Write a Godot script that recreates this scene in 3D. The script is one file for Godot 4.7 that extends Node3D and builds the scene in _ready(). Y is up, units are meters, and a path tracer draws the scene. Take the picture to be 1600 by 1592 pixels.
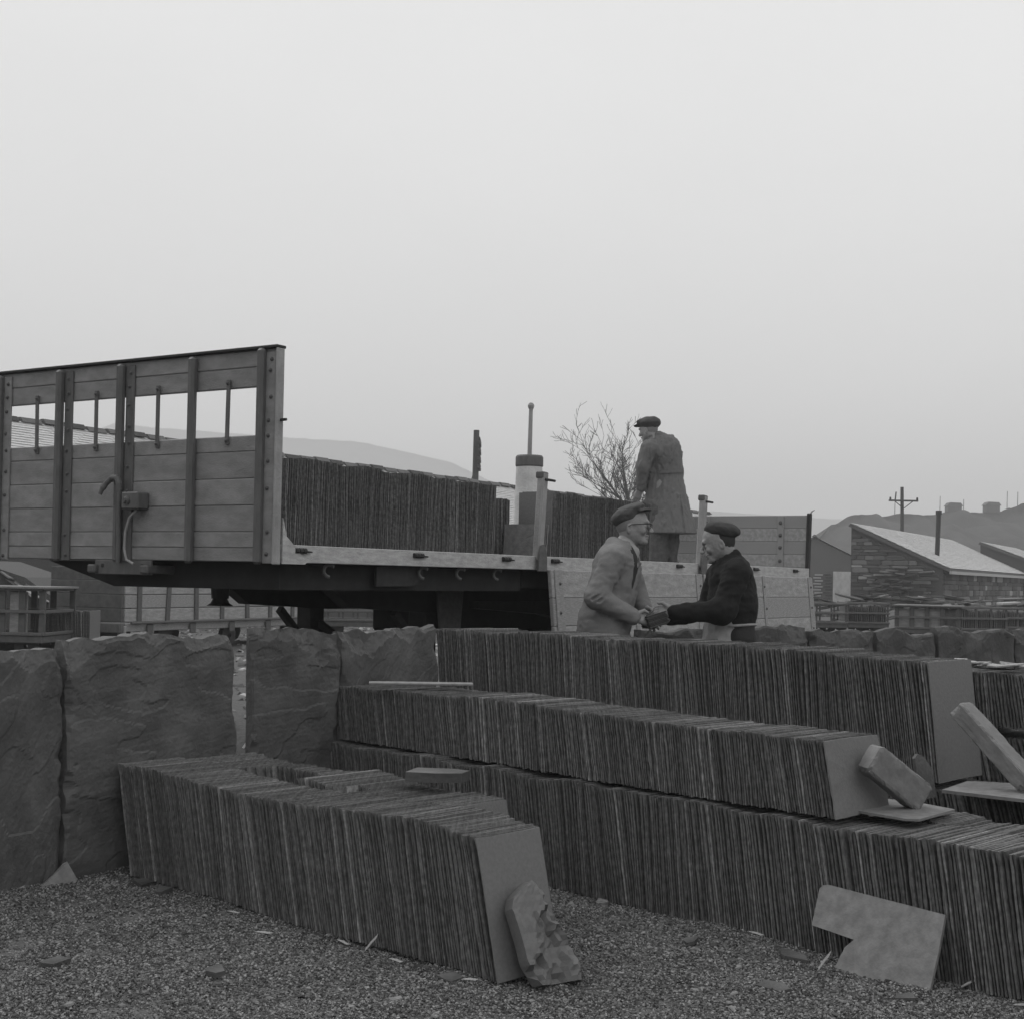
extends Node3D
# A slate yard under an overcast sky: rows of roofing slates on edge, a flat trailer being loaded, three men.

var rng := RandomNumberGenerator.new()
var M := {}
var used := {}

func _ready():
	rng.seed = 4711
	setup_view()
	make_materials()
	build_ground()
	build_background()
	build_fence()
	build_stacks()
	build_loose_stones()
	build_trailer()
	build_people()
	build_litter()

# ---------------------------------------------------------------- camera, sky, sun
func setup_view():
	var cam := Camera3D.new()
	cam.name = "camera"
	var near := 0.05
	cam.projection = Camera3D.PROJECTION_FRUSTUM
	cam.near = near
	cam.far = 4000.0
	cam.size = 2.0 * near * 796.0 / 2150.0
	cam.frustum_offset = Vector2(0, near * (864.5 - 796.0) / 2150.0)
	add_child(cam)
	var pitch := deg_to_rad(1.0)
	var roll := deg_to_rad(1.15)
	cam.transform = Transform3D(Basis(Vector3.RIGHT, pitch) * Basis(Vector3.BACK, roll), Vector3(0, 1.2, 0))
	cam.current = true
	var we := WorldEnvironment.new()
	we.name = "world_environment"
	var e := Environment.new()
	e.background_mode = Environment.BG_SKY
	var sky := Sky.new()
	var sm := PanoramaSkyMaterial.new()
	sm.panorama = overcast()
	sky.sky_material = sm
	e.sky = sky
	e.tonemap_mode = Environment.TONE_MAPPER_LINEAR
	e.tonemap_exposure = 1.48
	e.ambient_light_source = Environment.AMBIENT_SOURCE_SKY
	e.sdfgi_enabled = true
	e.ssao_enabled = true
	e.ssil_enabled = true
	e.fog_enabled = true
	e.fog_light_color = lin(0.9)
	e.fog_density = 0.0014
	we.environment = e
	add_child(we)
	var sun := DirectionalLight3D.new()
	sun.name = "sun"
	sun.light_energy = 0.5
	sun.light_angular_distance = 45.0
	sun.light_color = Color(1, 1, 1)
	sun.shadow_enabled = true
	add_child(sun)
	sun.look_at_from_position(-SUN_DIR * -10.0, Vector3.ZERO, Vector3.UP)

const SUN_DIR := Vector3(-0.56, 0.68, -0.48)

# an even layer of cloud, thinner towards the hidden sun
func overcast() -> ImageTexture:
	var w := 512
	var h := 256
	var im := Image.create(w, h, false, Image.FORMAT_RGBF)
	var n := FastNoiseLite.new()
	n.seed = 3
	n.frequency = 0.9
	n.fractal_octaves = 4
	var s := SUN_DIR.normalized()
	for j in h:
		var el := PI * (0.5 - (j + 0.5) / h)
		for i in w:
			var az := TAU * ((i + 0.5) / w - 0.5)
			var d := Vector3(sin(az) * cos(el), sin(el), -cos(az) * cos(el))
			var v := 0.62 + 0.05 * clampf(d.y, 0.0, 1.0)
			var a := acos(clampf(d.dot(s), -1.0, 1.0))
			v *= 1.0 + 1.0 * exp(-a * a / 0.42)
			v *= 1.0 + 0.05 * n.get_noise_3d(d.x * 2.0, d.y * 4.0, d.z * 2.0)
			if el < 0.0:
				v = 0.35
			im.set_pixel(i, j, Color(v, v, v))
	return ImageTexture.create_from_image(im)

func lin(v: float) -> Color:
	return Color(v, v, v).linear_to_srgb()

# ---------------------------------------------------------------- materials
func ntex(seed_: int, freq: float, lo: float, hi: float, octaves := 4, kind := FastNoiseLite.TYPE_SIMPLEX_SMOOTH, size := 512) -> NoiseTexture2D:
	var n := FastNoiseLite.new()
	n.seed = seed_
	n.noise_type = kind
	n.frequency = freq
	n.fractal_octaves = octaves
	n.fractal_gain = 0.6
	var t := NoiseTexture2D.new()
	t.width = size
	t.height = size
	t.seamless = true
	t.noise = n
	var g := Gradient.new()
	g.set_color(0, lin(lo))
	g.set_color(1, lin(hi))
	t.color_ramp = g
	return t

func nnorm(seed_: int, freq: float, strength: float, octaves := 4, size := 512) -> NoiseTexture2D:
	var n := FastNoiseLite.new()
	n.seed = seed_
	n.frequency = freq
	n.fractal_octaves = octaves
	n.fractal_gain = 0.6
	var t := NoiseTexture2D.new()
	t.width = size
	t.height = size
	t.seamless = true
	t.as_normal_map = true
	t.bump_strength = strength
	t.noise = n
	return t

func mk(key: String, grey: float, rough: float, tex: Texture2D = null, sc := Vector3.ONE, nrm: Texture2D = null, nscale := 1.0, world := false) -> StandardMaterial3D:
	var m := StandardMaterial3D.new()
	m.resource_name = key
	m.albedo_color = lin(grey)
	m.roughness = rough
	m.metallic_specular = 0.3
	if tex or nrm:
		m.uv1_triplanar = true
		m.uv1_world_triplanar = world
		m.uv1_scale = sc
	if tex:
		m.albedo_texture = tex
	if nrm:
		m.normal_enabled = true
		m.normal_texture = nrm
		m.normal_scale = nscale
	M[key] = m
	return m

func make_materials():
	var cloudy := ntex(1, 0.012, 0.6, 1.0, 5)
	var speck := ntex(2, 0.09, 0.5, 1.0, 4)
	var streak := ntex(3, 0.05, 0.45, 1.0, 5)
	var stain := ntex(4, 0.008, 0.62, 1.0, 6)
	var fine := ntex(32, 0.05, 0.78, 1.0, 5)
	var mottle := ntex(33, 0.02, 0.55, 1.0, 7)
	var patch := ntex(31, 0.009, 0.4, 1.0, 6)
	var n_fine := nnorm(5, 0.08, 6.0)
	var n_mid := nnorm(6, 0.02, 8.0, 5)
	var flecks := ntex(30, 0.045, 0.18, 1.0, 5)
	# slates: five tones, grain running along the height
	var tones := [0.15, 0.18, 0.22, 0.27, 0.37]
	for i in tones.size():
		mk("slate%d" % i, tones[i], 0.8, flecks, Vector3(2.6, 1.3, 2.6), n_fine, 0.3, true)
	mk("slate_face", 0.15, 0.65, fine, Vector3(1.9, 1.9, 1.9), n_fine, 0.12)
	mk("slate_face_pale", 0.21, 0.7, mottle, Vector3(1.6, 1.6, 1.6), n_fine, 0.12)
	mk("slab", 0.105, 0.65, patch, Vector3(0.9, 0.7, 0.9), n_fine, 0.2)
	mk("slab_b", 0.115, 0.65, patch, Vector3(0.7, 0.8, 0.7), n_fine, 0.2)
	mk("chip_pale", 0.36, 0.8, speck, Vector3(3, 3, 3))
	mk("ground", 0.11, 0.95, speck, Vector3(0.9, 0.9, 0.9), n_mid, 1.0, true)
	var g := mk("gravel", 1.0, 0.9)
	g.vertex_color_use_as_albedo = true
	# timber and paint
	mk("paint_grey", 0.23, 0.55, stain, Vector3(0.5, 2.4, 0.9), n_fine, 0.25)
	mk("paint_grey_b", 0.25, 0.55, stain, Vector3(0.7, 2.0, 1.2), n_fine, 0.25)
	mk("post_grey", 0.12, 0.6, cloudy, Vector3(2, 0.8, 2))
	mk("post_pale", 0.30, 0.6, stain, Vector3(2, 0.9, 2), n_fine, 0.3)
	mk("rail_pale", 0.46, 0.6, mottle, Vector3(0.7, 3, 2), n_fine, 0.3)
	mk("board_pale", 0.33, 0.8, streak, Vector3(0.5, 5, 5), n_fine, 0.4)
	mk("board_pale_b", 0.35, 0.8, mottle, Vector3(0.5, 1.8, 2), n_fine, 0.4)
	mk("wagon_wood", 0.34, 0.85, streak, Vector3(0.6, 4, 4), n_fine, 0.4)
	mk("wagon_dark", 0.10, 0.8, cloudy, Vector3(1, 1, 1))
	mk("iron_dark", 0.035, 0.6, cloudy, Vector3(2, 2, 2))
	mk("iron_mid", 0.11, 0.55, cloudy, Vector3(3, 3, 3))
	mk("rubber", 0.025, 0.85)
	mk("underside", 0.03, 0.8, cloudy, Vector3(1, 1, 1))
	# buildings
	mk("roof_slate", 0.55, 0.6, speck, Vector3(0.35, 0.35, 0.35), null, 1.0, true)
	mk("roof_slate_b", 0.5, 0.6, stain, Vector3(0.2, 0.2, 0.2), null, 1.0, true)
	for i in 5:
		mk("stone%d" % i, [0.07, 0.10, 0.14, 0.20, 0.42][i], 0.9, speck, Vector3(0.8, 0.8, 0.8), n_fine, 0.5, true)
	mk("slate_dark", 0.05, 0.8, fine, Vector3(3, 3, 3))
	mk("mortar", 0.10, 0.95, speck, Vector3(0.6, 0.6, 0.6))
	mk("door_pale", 0.52, 0.7, stain, Vector3(0.5, 0.3, 0.5))
	mk("gutter", 0.35, 0.6)
	mk("hill", 0.05, 1.0, ntex(9, 0.02, 0.2, 1.0, 6), Vector3(0.012, 0.03, 0.012), null, 1.0, true)
	mk("hill_far", 0.05, 1.0)
	mk("pole_wood", 0.09, 0.9, streak, Vector3(6, 0.7, 6))
	mk("bark", 0.10, 0.95, streak, Vector3(5, 1, 5))
	mk("white_wash", 0.55, 0.8, stain, Vector3(0.8, 0.8, 0.8), n_fine, 0.3)
	# people
	var weave := nnorm(12, 0.2, 3.0, 2)
	mk("skin", 0.26, 0.6, ntex(13, 0.05, 0.75, 1.0), Vector3(4, 4, 4))
	mk("coat_pale", 0.17, 0.95, ntex(14, 0.03, 0.82, 1.0, 5), Vector3(3, 3, 3), weave, 0.5)
	mk("coat_mid", 0.14, 0.95, ntex(15, 0.02, 0.8, 1.0, 5), Vector3(2, 1.2, 2), weave, 0.5)
	mk("jacket_dark", 0.016, 0.95, ntex(16, 0.03, 0.55, 1.0, 5), Vector3(3, 3, 3), weave, 0.5)
	mk("cap_mid", 0.10, 0.95, speck, Vector3(6, 6, 6), weave, 0.5)
	mk("cap_worn", 0.085, 0.95, speck, Vector3(6, 6, 6), weave, 0.5)
	mk("cap_dark", 0.06, 0.95, speck, Vector3(6, 6, 6), weave, 0.5)
	mk("trousers_mid", 0.10, 0.95, ntex(17, 0.02, 0.55, 1.0, 5), Vector3(2, 2, 2), weave, 0.5)
	mk("trousers_dark", 0.025, 0.95, null, Vector3.ONE, weave, 0.5)
	mk("apron", 0.33, 0.95, stain, Vector3(2, 2, 2), weave, 0.5)
	mk("shirt", 0.24, 0.9)
	mk("waistcoat", 0.03, 0.9)
	mk("hair_grey", 0.25, 0.9, streak, Vector3(8, 8, 8))
	mk("hair_dark", 0.05, 0.9, streak, Vector3(8, 8, 8))
	mk("frame_black", 0.01, 0.35)
	var glass := StandardMaterial3D.new()
	glass.albedo_color = Color(0.9, 0.9, 0.9, 0.15)
	glass.transparency = BaseMaterial3D.TRANSPARENCY_ALPHA
	glass.roughness = 0.05
	M["lens"] = glass

# ---------------------------------------------------------------- node helpers
func numbered(n: String) -> String:
	if not used.has(n):
		used[n] = 0
		return n
	used[n] += 1
	return "%s_%03d" % [n, used[n]]

func tag(o: Node, label: String, category: String, group := "") -> Node:
	o.set_meta("label", label)
	o.set_meta("category", category)
	if not o.has_meta("kind"):
		o.set_meta("kind", "thing")
	if group != "":
		o.set_meta("group", group)
	return o

func thing(called: String, label: String, category: String, tr := Transform3D.IDENTITY, group := "") -> Node3D:
	var o := Node3D.new()
	o.name = numbered(called)
	add_child(o)
	o.transform = tr
	tag(o, label, category, group)
	return o

func put(called: String, mesh: Mesh, m: Material, parent: Node, tr := Transform3D.IDENTITY) -> MeshInstance3D:
	var o := MeshInstance3D.new()
	o.name = numbered(called) if parent == self else called
	o.mesh = mesh
	o.material_override = m
	parent.add_child(o, true)
	o.transform = tr
	return o

func structure(called: String, mesh: Mesh, m: Material) -> MeshInstance3D:
	var o := put(called, mesh, m, self)
	o.set_meta("kind", "structure")
	return o

func mb() -> SurfaceTool:
	var st := SurfaceTool.new()
	st.begin(Mesh.PRIMITIVE_TRIANGLES)
	st.set_smooth_group(-1)
	return st

func done(st: SurfaceTool) -> ArrayMesh:
	st.generate_normals()
	return st.commit()

# a triangle whose front looks along n
func tri(st: SurfaceTool, a: Vector3, b: Vector3, c: Vector3, n: Vector3):
	if (a - c).cross(a - b).dot(n) < 0.0:
		var q := b
		b = c
		c = q
	st.add_vertex(a)
	st.add_vertex(b)
	st.add_vertex(c)

func quad(st: SurfaceTool, a: Vector3, b: Vector3, c: Vector3, d: Vector3, n: Vector3):
	tri(st, a, b, c, n)
	tri(st, a, c, d, n)

# box with chamfered edges, given by centre, size and turn
func bx(st: SurfaceTool, c: Vector3, s: Vector3, ch := 0.0, b := Basis.IDENTITY):
	var h := s * 0.5
	if ch <= 0.0:
		for ax in 3:
			for sg in [-1.0, 1.0]:
				var n := Vector3.ZERO
				n[ax] = sg
				var u := Vector3.ZERO
				u[(ax + 1) % 3] = h[(ax + 1) % 3]
				var v := Vector3.ZERO
				v[(ax + 2) % 3] = h[(ax + 2) % 3]
				var o := Vector3.ZERO
				o[ax] = sg * h[ax]
				quad(st, c + b * (o - u - v), c + b * (o + u - v), c + b * (o + u + v), c + b * (o - u + v), b * n)
		return
	ch = minf(ch, minf(h.x, minf(h.y, h.z)) * 0.9)
	var i := h - Vector3(ch, ch, ch)
	for ax in 3:
		var a1 := (ax + 1) % 3
		var a2 := (ax + 2) % 3
		for sg in [-1.0, 1.0]:
			var n := Vector3.ZERO
			n[ax] = sg
			var p := []
			for k in [[-1, -1], [1, -1], [1, 1], [-1, 1]]:
				var q := Vector3.ZERO
				q[ax] = sg * h[ax]
				q[a1] = k[0] * i[a1]
				q[a2] = k[1] * i[a2]
				p.append(c + b * q)
			quad(st, p[0], p[1], p[2], p[3], b * n)
			# chamfer strip between the +ax.. face and the a1 face
			for s1 in [-1.0, 1.0]:
				var e1 := Vector3.ZERO
				e1[ax] = sg * h[ax]
				e1[a1] = s1 * i[a1]
				var e2 := Vector3.ZERO
				e2[ax] = sg * i[ax]
				e2[a1] = s1 * h[a1]
				var lo := Vector3.ZERO
				lo[a2] = -i[a2]
				var hi := Vector3.ZERO
				hi[a2] = i[a2]
				var nn := Vector3.ZERO
				nn[ax] = sg
				nn[a1] = s1
				quad(st, c + b * (e1 + lo), c + b * (e1 + hi), c + b * (e2 + hi), c + b * (e2 + lo), b * nn)
	for sx in [-1.0, 1.0]:
		for sy in [-1.0, 1.0]:
			for sz in [-1.0, 1.0]:
				tri(st, c + b * Vector3(sx * h.x, sy * i.y, sz * i.z), c + b * Vector3(sx * i.x, sy * h.y, sz * i.z), c + b * Vector3(sx * i.x, sy * i.y, sz * h.z), b * Vector3(sx, sy, sz))

func box(c: Vector3, s: Vector3, ch := 0.0, b := Basis.IDENTITY) -> ArrayMesh:
	var st := mb()
	bx(st, c, s, ch, b)
	return done(st)

# bar of rectangular section between two points; up hints the section's height axis
func bar(st: SurfaceTool, a: Vector3, b: Vector3, w: float, h: float, up := Vector3.UP, ch := 0.0):
	var z := (b - a).normalized()
	var x := up.cross(z).normalized()
	if x.length() < 0.1:
		x = Vector3.RIGHT
	var y := z.cross(x)
	bx(st, (a + b) * 0.5, Vector3(w, h, (b - a).length()), ch, Basis(x, y, z))

func tube(st: SurfaceTool, pts: Array, radii: Array, n := 8, capped := true):
	var rings := []
	var up := Vector3(0.123, 0.9, 0.31)
	for i in pts.size():
		var d: Vector3 = (pts[mini(i + 1, pts.size() - 1)] - pts[maxi(i - 1, 0)]).normalized()
		var x := up.cross(d).normalized()
		var y := d.cross(x)
		up = y if absf(y.dot(Vector3(0.123, 0.9, 0.31))) > 0.05 else up
		var r := []
		for k in n:
			var a := TAU * k / n
			r.append(pts[i] + (x * cos(a) + y * sin(a)) * float(radii[i]))
		rings.append(r)
	for i in rings.size() - 1:
		for k in n:
			var k2 := (k + 1) % n
			var mid: Vector3 = (rings[i][k] + rings[i + 1][k2]) * 0.5
			quad(st, rings[i][k], rings[i][k2], rings[i + 1][k2], rings[i + 1][k], mid - (pts[i] + pts[i + 1]) * 0.5)
	if capped:
		for e in [0, rings.size() - 1]:
			var nrm: Vector3 = (pts[0] - pts[1]) if e == 0 else (pts[e] - pts[e - 1])
			for k in n:
				tri(st, pts[e], rings[e][k], rings[e][(k + 1) % n], nrm)

# a 2D outline (x, y) pushed along z from z0 to z1
func prism(st: SurfaceTool, poly: PackedVector2Array, z0: float, z1: float, tr := Transform3D.IDENTITY):
	var ids := Geometry2D.triangulate_polygon(poly)
	for k in range(0, ids.size(), 3):
		var p := []
		for j in 3:
			p.append(poly[ids[k + j]])
		for z in [z0, z1]:
			tri(st, tr * Vector3(p[0].x, p[0].y, z), tr * Vector3(p[1].x, p[1].y, z), tr * Vector3(p[2].x, p[2].y, z), tr.basis * Vector3(0, 0, 1 if z == maxf(z0, z1) else -1))
	var cw := 1.0 if Geometry2D.is_polygon_clockwise(poly) else -1.0
	for k in poly.size():
		var a := poly[k]
		var b := poly[(k + 1) % poly.size()]
		var d := (b - a)
		var n := Vector3(-d.y, d.x, 0) * cw
		quad(st, tr * Vector3(a.x, a.y, z0), tr * Vector3(b.x, b.y, z0), tr * Vector3(b.x, b.y, z1), tr * Vector3(a.x, a.y, z1), tr.basis * n)

func lathe(st: SurfaceTool, at: Vector3, prof: Array, n := 16, b := Basis.IDENTITY):
	for i in prof.size() - 1:
		for k in n:
			var a0 := TAU * k / n
			var a1 := TAU * (k + 1) / n
			var p: Vector2 = prof[i]
			var q: Vector2 = prof[i + 1]
			var am := (a0 + a1) * 0.5
			var d := q - p
			var nn := Vector3(cos(am) * d.y, -d.x, sin(am) * d.y)
			quad(st, at + b * Vector3(cos(a0) * p.x, p.y, sin(a0) * p.x), at + b * Vector3(cos(a1) * p.x, p.y, sin(a1) * p.x), at + b * Vector3(cos(a1) * q.x, q.y, sin(a1) * q.x), at + b * Vector3(cos(a0) * q.x, q.y, sin(a0) * q.x), b * nn)

func frame(at: Vector3, x: Vector3) -> Transform3D:
	# x along the thing, y up, z = x cross y
	var xx := x.normalized()
	return Transform3D(Basis(xx, Vector3.UP, xx.cross(Vector3.UP)), at)

# ---------------------------------------------------------------- ground
var gnoise := FastNoiseLite.new()

func gh(x: float, z: float) -> float:
	var fade := clampf(1.0 - Vector2(x, z + 5.0).length() / 40.0, 0.0, 1.0)
	return (gnoise.get_noise_2d(x * 1.3, z * 1.3) * 0.022 + gnoise.get_noise_2d(x * 3.0 + 31.0, z * 3.0) * 0.008) * fade - 0.012

func build_ground():
	gnoise.seed = 21
	gnoise.frequency = 1.0
	gnoise.fractal_octaves = 2
	var n := 230
	var c := 1500.0 / sinh(8.0)
	var xs := PackedFloat32Array()
	for i in n + 1:
		xs.append(c * sinh(8.0 * (2.0 * i / n - 1.0)))
	var v := PackedVector3Array()
	var idx := PackedInt32Array()
	for j in n + 1:
		for i in n + 1:
			var x := xs[i]
			var z := xs[j] - 5.0
			v.append(Vector3(x, gh(x, z), z))
	for j in n:
		for i in n:
			var a := j * (n + 1) + i
			idx.append_array([a, a + 1, a + n + 2, a, a + n + 2, a + n + 1])
	var st := SurfaceTool.new()
	st.begin(Mesh.PRIMITIVE_TRIANGLES)
	st.set_smooth_group(0)
	for p in v:
		st.add_vertex(p)
	for k in idx:
		st.add_index(k)
	st.generate_normals()
	structure("ground", st.commit(), M.ground)

func chip_mesh(seed_: int, flat: float) -> ArrayMesh:
	var r := RandomNumberGenerator.new()
	r.seed = seed_
	var n := 4
	var st := mb()
	var lo := []
	var hi := []
	for k in n:
		var a := TAU * (k + r.randf_range(-0.3, 0.3)) / n
		var rad := r.randf_range(0.55, 1.0)
		lo.append(Vector3(cos(a) * rad, -flat * 0.5, sin(a) * rad))
		hi.append(Vector3(cos(a) * rad * 0.8, flat * r.randf_range(0.3, 0.9), sin(a) * rad * 0.8))
	for k in n:
		var k2 := (k + 1) % n
		quad(st, lo[k], lo[k2], hi[k2], hi[k], lo[k] + lo[k2])
		if k > 1:
			tri(st, hi[0], hi[k - 1], hi[k], Vector3.UP)
	return done(st)

func scatter(called: String, label: String, category: String, mesh: Mesh, count: int, area: Callable, size: Vector2, tilt: float, greys: Vector2, seed_: int):
	var r := RandomNumberGenerator.new()
	r.seed = seed_
	var mm := MultiMesh.new()
	mm.transform_format = MultiMesh.TRANSFORM_3D
	mm.use_colors = true
	mm.mesh = mesh
	mm.instance_count = count
	for k in count:
		var p: Vector3 = area.call(r)
		p.y = gh(p.x, p.z)
		var s := size.x + (size.y - size.x) * pow(r.randf(), 2.5)
		var b := Basis(Vector3.UP, r.randf() * TAU) * Basis(Vector3.RIGHT, r.randfn(0, tilt)) * Basis(Vector3.BACK, r.randfn(0, tilt))
		b = b.scaled_local(Vector3(s, s * r.randf_range(0.7, 1.3), s * r.randf_range(0.55, 1.0)))
		mm.set_instance_transform(k, Transform3D(b, p + Vector3(0, s * 0.1 + 0.0025, 0)))
		var g := greys.x + (greys.y - greys.x) * pow(r.randf(), 1.6)
		mm.set_instance_color(k, Color(g, g, g))
	var o := MultiMeshInstance3D.new()
	o.name = numbered(called)
	o.multimesh = mm
	o.material_override = M.gravel
	add_child(o)
	o.set_meta("kind", "stuff")
	tag(o, label, category)

func build_litter():
	# what cannot be counted: crushed slate underfoot, in three sizes
	var near_area := func(r: RandomNumberGenerator) -> Vector3:
		var z := -2.9 - 3.1 * pow(r.randf(), 1.3)
		return Vector3(r.randf_range(-0.42, 0.42) * -z * 1.02, 0, z)
	scatter("crushed_slate", "fine grey crushed slate covering the yard floor in front", "gravel", chip_mesh(3, 0.5), 260000, near_area, Vector2(0.0030, 0.0090), 0.45, Vector2(0.035, 0.25), 61)
	var chip_area := func(r: RandomNumberGenerator) -> Vector3:
		var z := -3.0 - 3.2 * r.randf()
		return Vector3(r.randf_range(-0.42, 0.42) * -z * 1.02, 0, z)
	scatter("slate_chips", "larger flat slate chips strewn over the yard floor in front", "chips", chip_mesh(5, 0.28), 1500, chip_area, Vector2(0.008, 0.024), 0.25, Vector2(0.04, 0.20), 62)
	var rear_area := func(r: RandomNumberGenerator) -> Vector3:
		return Vector3(r.randf_range(-9, 12), 0, -6.5 - 26.0 * r.randf())
	scatter("yard_rubble", "scattered slate waste on the ground beyond the upright slabs", "rubble", chip_mesh(8, 0.3), 9000, rear_area, Vector2(0.03, 0.11), 0.3, Vector2(0.08, 0.36), 63)

# ---------------------------------------------------------------- hills, sheds, poles, wagons
func ridge_hill(called: String, prof: Array, depth: float, m: Material, rough: float):
	# prof: crest points; the hill falls towards the viewer and behind
	var st := SurfaceTool.new()
	st.begin(Mesh.PRIMITIVE_TRIANGLES)
	st.set_smooth_group(0)
	var nz := FastNoiseLite.new()
	nz.seed = prof.size() * 7
	nz.frequency = 0.11
	nz.fractal_octaves = 5
	var crest := []
	for i in prof.size() - 1:
		for k in 10:
			crest.append(prof[i].lerp(prof[i + 1], k / 10.0))
	crest.append(prof[-1])
	var rows := 12
	for j in rows + 5:
		for i in crest.size():
			var c: Vector3 = crest[i]
			var f := float(j) / rows
			var y := c.y * (1.0 - f)
			var z := c.z + depth * (f - 0.06 * sin(f * 9.0))
			if j > rows:
				f = float(j - rows) / 4.0
				y = c.y * (1.0 - f * 1.05)
				z = c.z - depth * f
			var q := Vector3(c.x, y, z)
			q.y += nz.get_noise_2d(c.x, z) * rough * (1.0 if j > 0 else 0.35)
			if j == rows or j == rows + 4:
				q.y = -3.0
			st.add_vertex(q)
	var w := crest.size()
	for j in rows + 4:
		if j == rows:
			continue
		for i in w - 1:
			var a := j * w + i
			for k in [a, a + 1, a + w + 1, a, a + w + 1, a + w]:
				st.add_index(k)
	# the back slope hangs on the crest
	for i in w - 1:
		var b := (rows + 1) * w + i
		for k in [i, i + 1, b + 1, i, b + 1, b]:
			st.add_index(k)
	st.generate_normals()
	structure(called, st.commit(), m)

func roof_courses(parent: Node, a: Vector3, b: Vector3, down: Vector3, rise: float, courses: int, m: Material, step := 0.45):
	# slates in courses between ridge a-b and the eaves, each a thin tile; too small to pick apart
	var st := mb()
	var along := (b - a)
	var n := int(along.length() / step)
	var x := along.normalized()
	var y := down.normalized()
	var nrm := x.cross(y)
	if nrm.y < 0:
		nrm = -nrm
	var ch := down.length() / courses
	var r := RandomNumberGenerator.new()
	r.seed = courses * 31 + n
	for c in courses:
		for k in n:
			var off := 0.5 * (c % 2)
			var o := a + x * (k + off) * along.length() / (n + 0.5) + y * c * ch
			var w := along.length() / (n + 0.5) * 0.985
			var lift := 0.022 + r.randf() * 0.014
			var p0 := o + nrm * (0.01 + r.randf() * 0.004)
			var p1 := o + x * w + nrm * (0.01 + r.randf() * 0.004)
			var p2 := o + x * w + y * ch * (1.05 + r.randf() * 0.05) + nrm * lift
			var p3 := o + y * ch * (1.05 + r.randf() * 0.05) + nrm * lift
			quad(st, p0, p1, p2, p3, nrm)
			quad(st, p3, p2, p2 - nrm * 0.02, p3 - nrm * 0.02, y)
	var o := put("roof_slates", done(st), m, parent)
	o.set_meta("kind", "stuff")

func stones(parent: Node, st_frame: Transform3D, inside: Callable, w: float, h: float, limit: int, seed_: int, sz := Vector2(0.42, 0.12)):
	var r := RandomNumberGenerator.new()
	r.seed = seed_
	var meshes := []
	for k in 6:
		var st := mb()
		bx(st, Vector3.ZERO, Vector3(1, 1, 1), 0.12 + 0.04 * k / 6.0, Basis(Vector3.BACK, r.randf_range(-0.06, 0.06)))
		meshes.append(done(st))
	var y := 0.05
	var made := 0
	while y < h and made < limit:
		var hh := sz.y * r.randf_range(0.7, 1.5)
		var x := r.randf() * 0.1
		while x < w and made < limit:
			var ww := sz.x * r.randf_range(0.45, 1.6)
			if inside.call(x + ww * 0.5, y + hh * 0.5) and inside.call(x + ww, y + hh):
				var t := r.randi() % 16
				var m: Material = M["stone%d" % ([0, 0, 0, 1, 1, 1, 1, 2, 2, 2, 2, 3, 3, 1, 0, 4][t])]
				put("stone", meshes[r.randi() % 6], m, parent, st_frame * Transform3D(Basis.from_scale(Vector3(ww - 0.02, hh - 0.015, 0.12)), Vector3(x + ww * 0.5, y + hh * 0.5, r.randf_range(0.0, 0.04))))
				made += 1
			x += ww
		y += hh

func mono_shed(called: String, label: String, corner: Vector3, along: Vector3, length: float, width: float, ridge_h: float, eave_h: float, seed_: int, limit: int) -> Node3D:
	# corner: foot of the tall end of the gable; x runs across the gable to the low eave, the ridge runs off along
	var across := along.normalized().cross(Vector3.UP)
	var tr := Transform3D(Basis(across, Vector3.UP, across.cross(Vector3.UP)), corner)
	var t := thing(called, label, "shed", tr, "stone sheds beyond the yard")
	# local: x to the eave, y up, +z towards the viewer end; length runs to -z
	var st := mb()
	prism(st, PackedVector2Array([Vector2(0, 0), Vector2(width, 0), Vector2(width, eave_h), Vector2(0, ridge_h)]), -length, 0.0)
	put("wall", done(st), M.mortar, t)
	var gable := func(x: float, y: float) -> bool:
		return x < width and y < ridge_h - (ridge_h - eave_h) * x / width - 0.05
	stones(t, Transform3D(Basis.IDENTITY, Vector3(0, 0, 0.02)), gable, width, ridge_h, int(limit * 0.42), seed_, Vector2(0.58, 0.17))
	var side := func(x: float, y: float) -> bool:
		return y < eave_h - 0.05
	stones(t, Transform3D(Basis(Vector3(0, 0, -1), Vector3.UP, Vector3(1, 0, 0)), Vector3(width + 0.02, 0, 0)), side, length, eave_h, int(limit * 0.58), seed_ + 1, Vector2(1.05, 0.24))
	var rs := mb()
	var over := 0.35
	var slope := Vector3(width, eave_h - ridge_h, 0).normalized()
	prism(rs, PackedVector2Array([Vector2(-0.1, ridge_h + 0.03), Vector2(0, ridge_h + 0.16), Vector2(width + over, eave_h + 0.16 - (ridge_h - eave_h) * over / width), Vector2(width + over, eave_h + 0.02 - (ridge_h - eave_h) * over / width)]), -length - 0.2, 0.2)
	var roof := put("roof", done(rs), M.iron_mid, t)
	roof_courses(roof, Vector3(0, ridge_h + 0.18, 0.22), Vector3(0, ridge_h + 0.18, -length - 0.2), slope * (width + over) * 1.09, 0.0, 26, M.roof_slate, 0.32)
	var gs := mb()
	bar(gs, Vector3(width + over + 0.04, eave_h - 0.16, 0.2), Vector3(width + over + 0.04, eave_h - 0.16, -length), 0.1, 0.14)
	put("gutter", done(gs), M.gutter, t)
	return t

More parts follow.
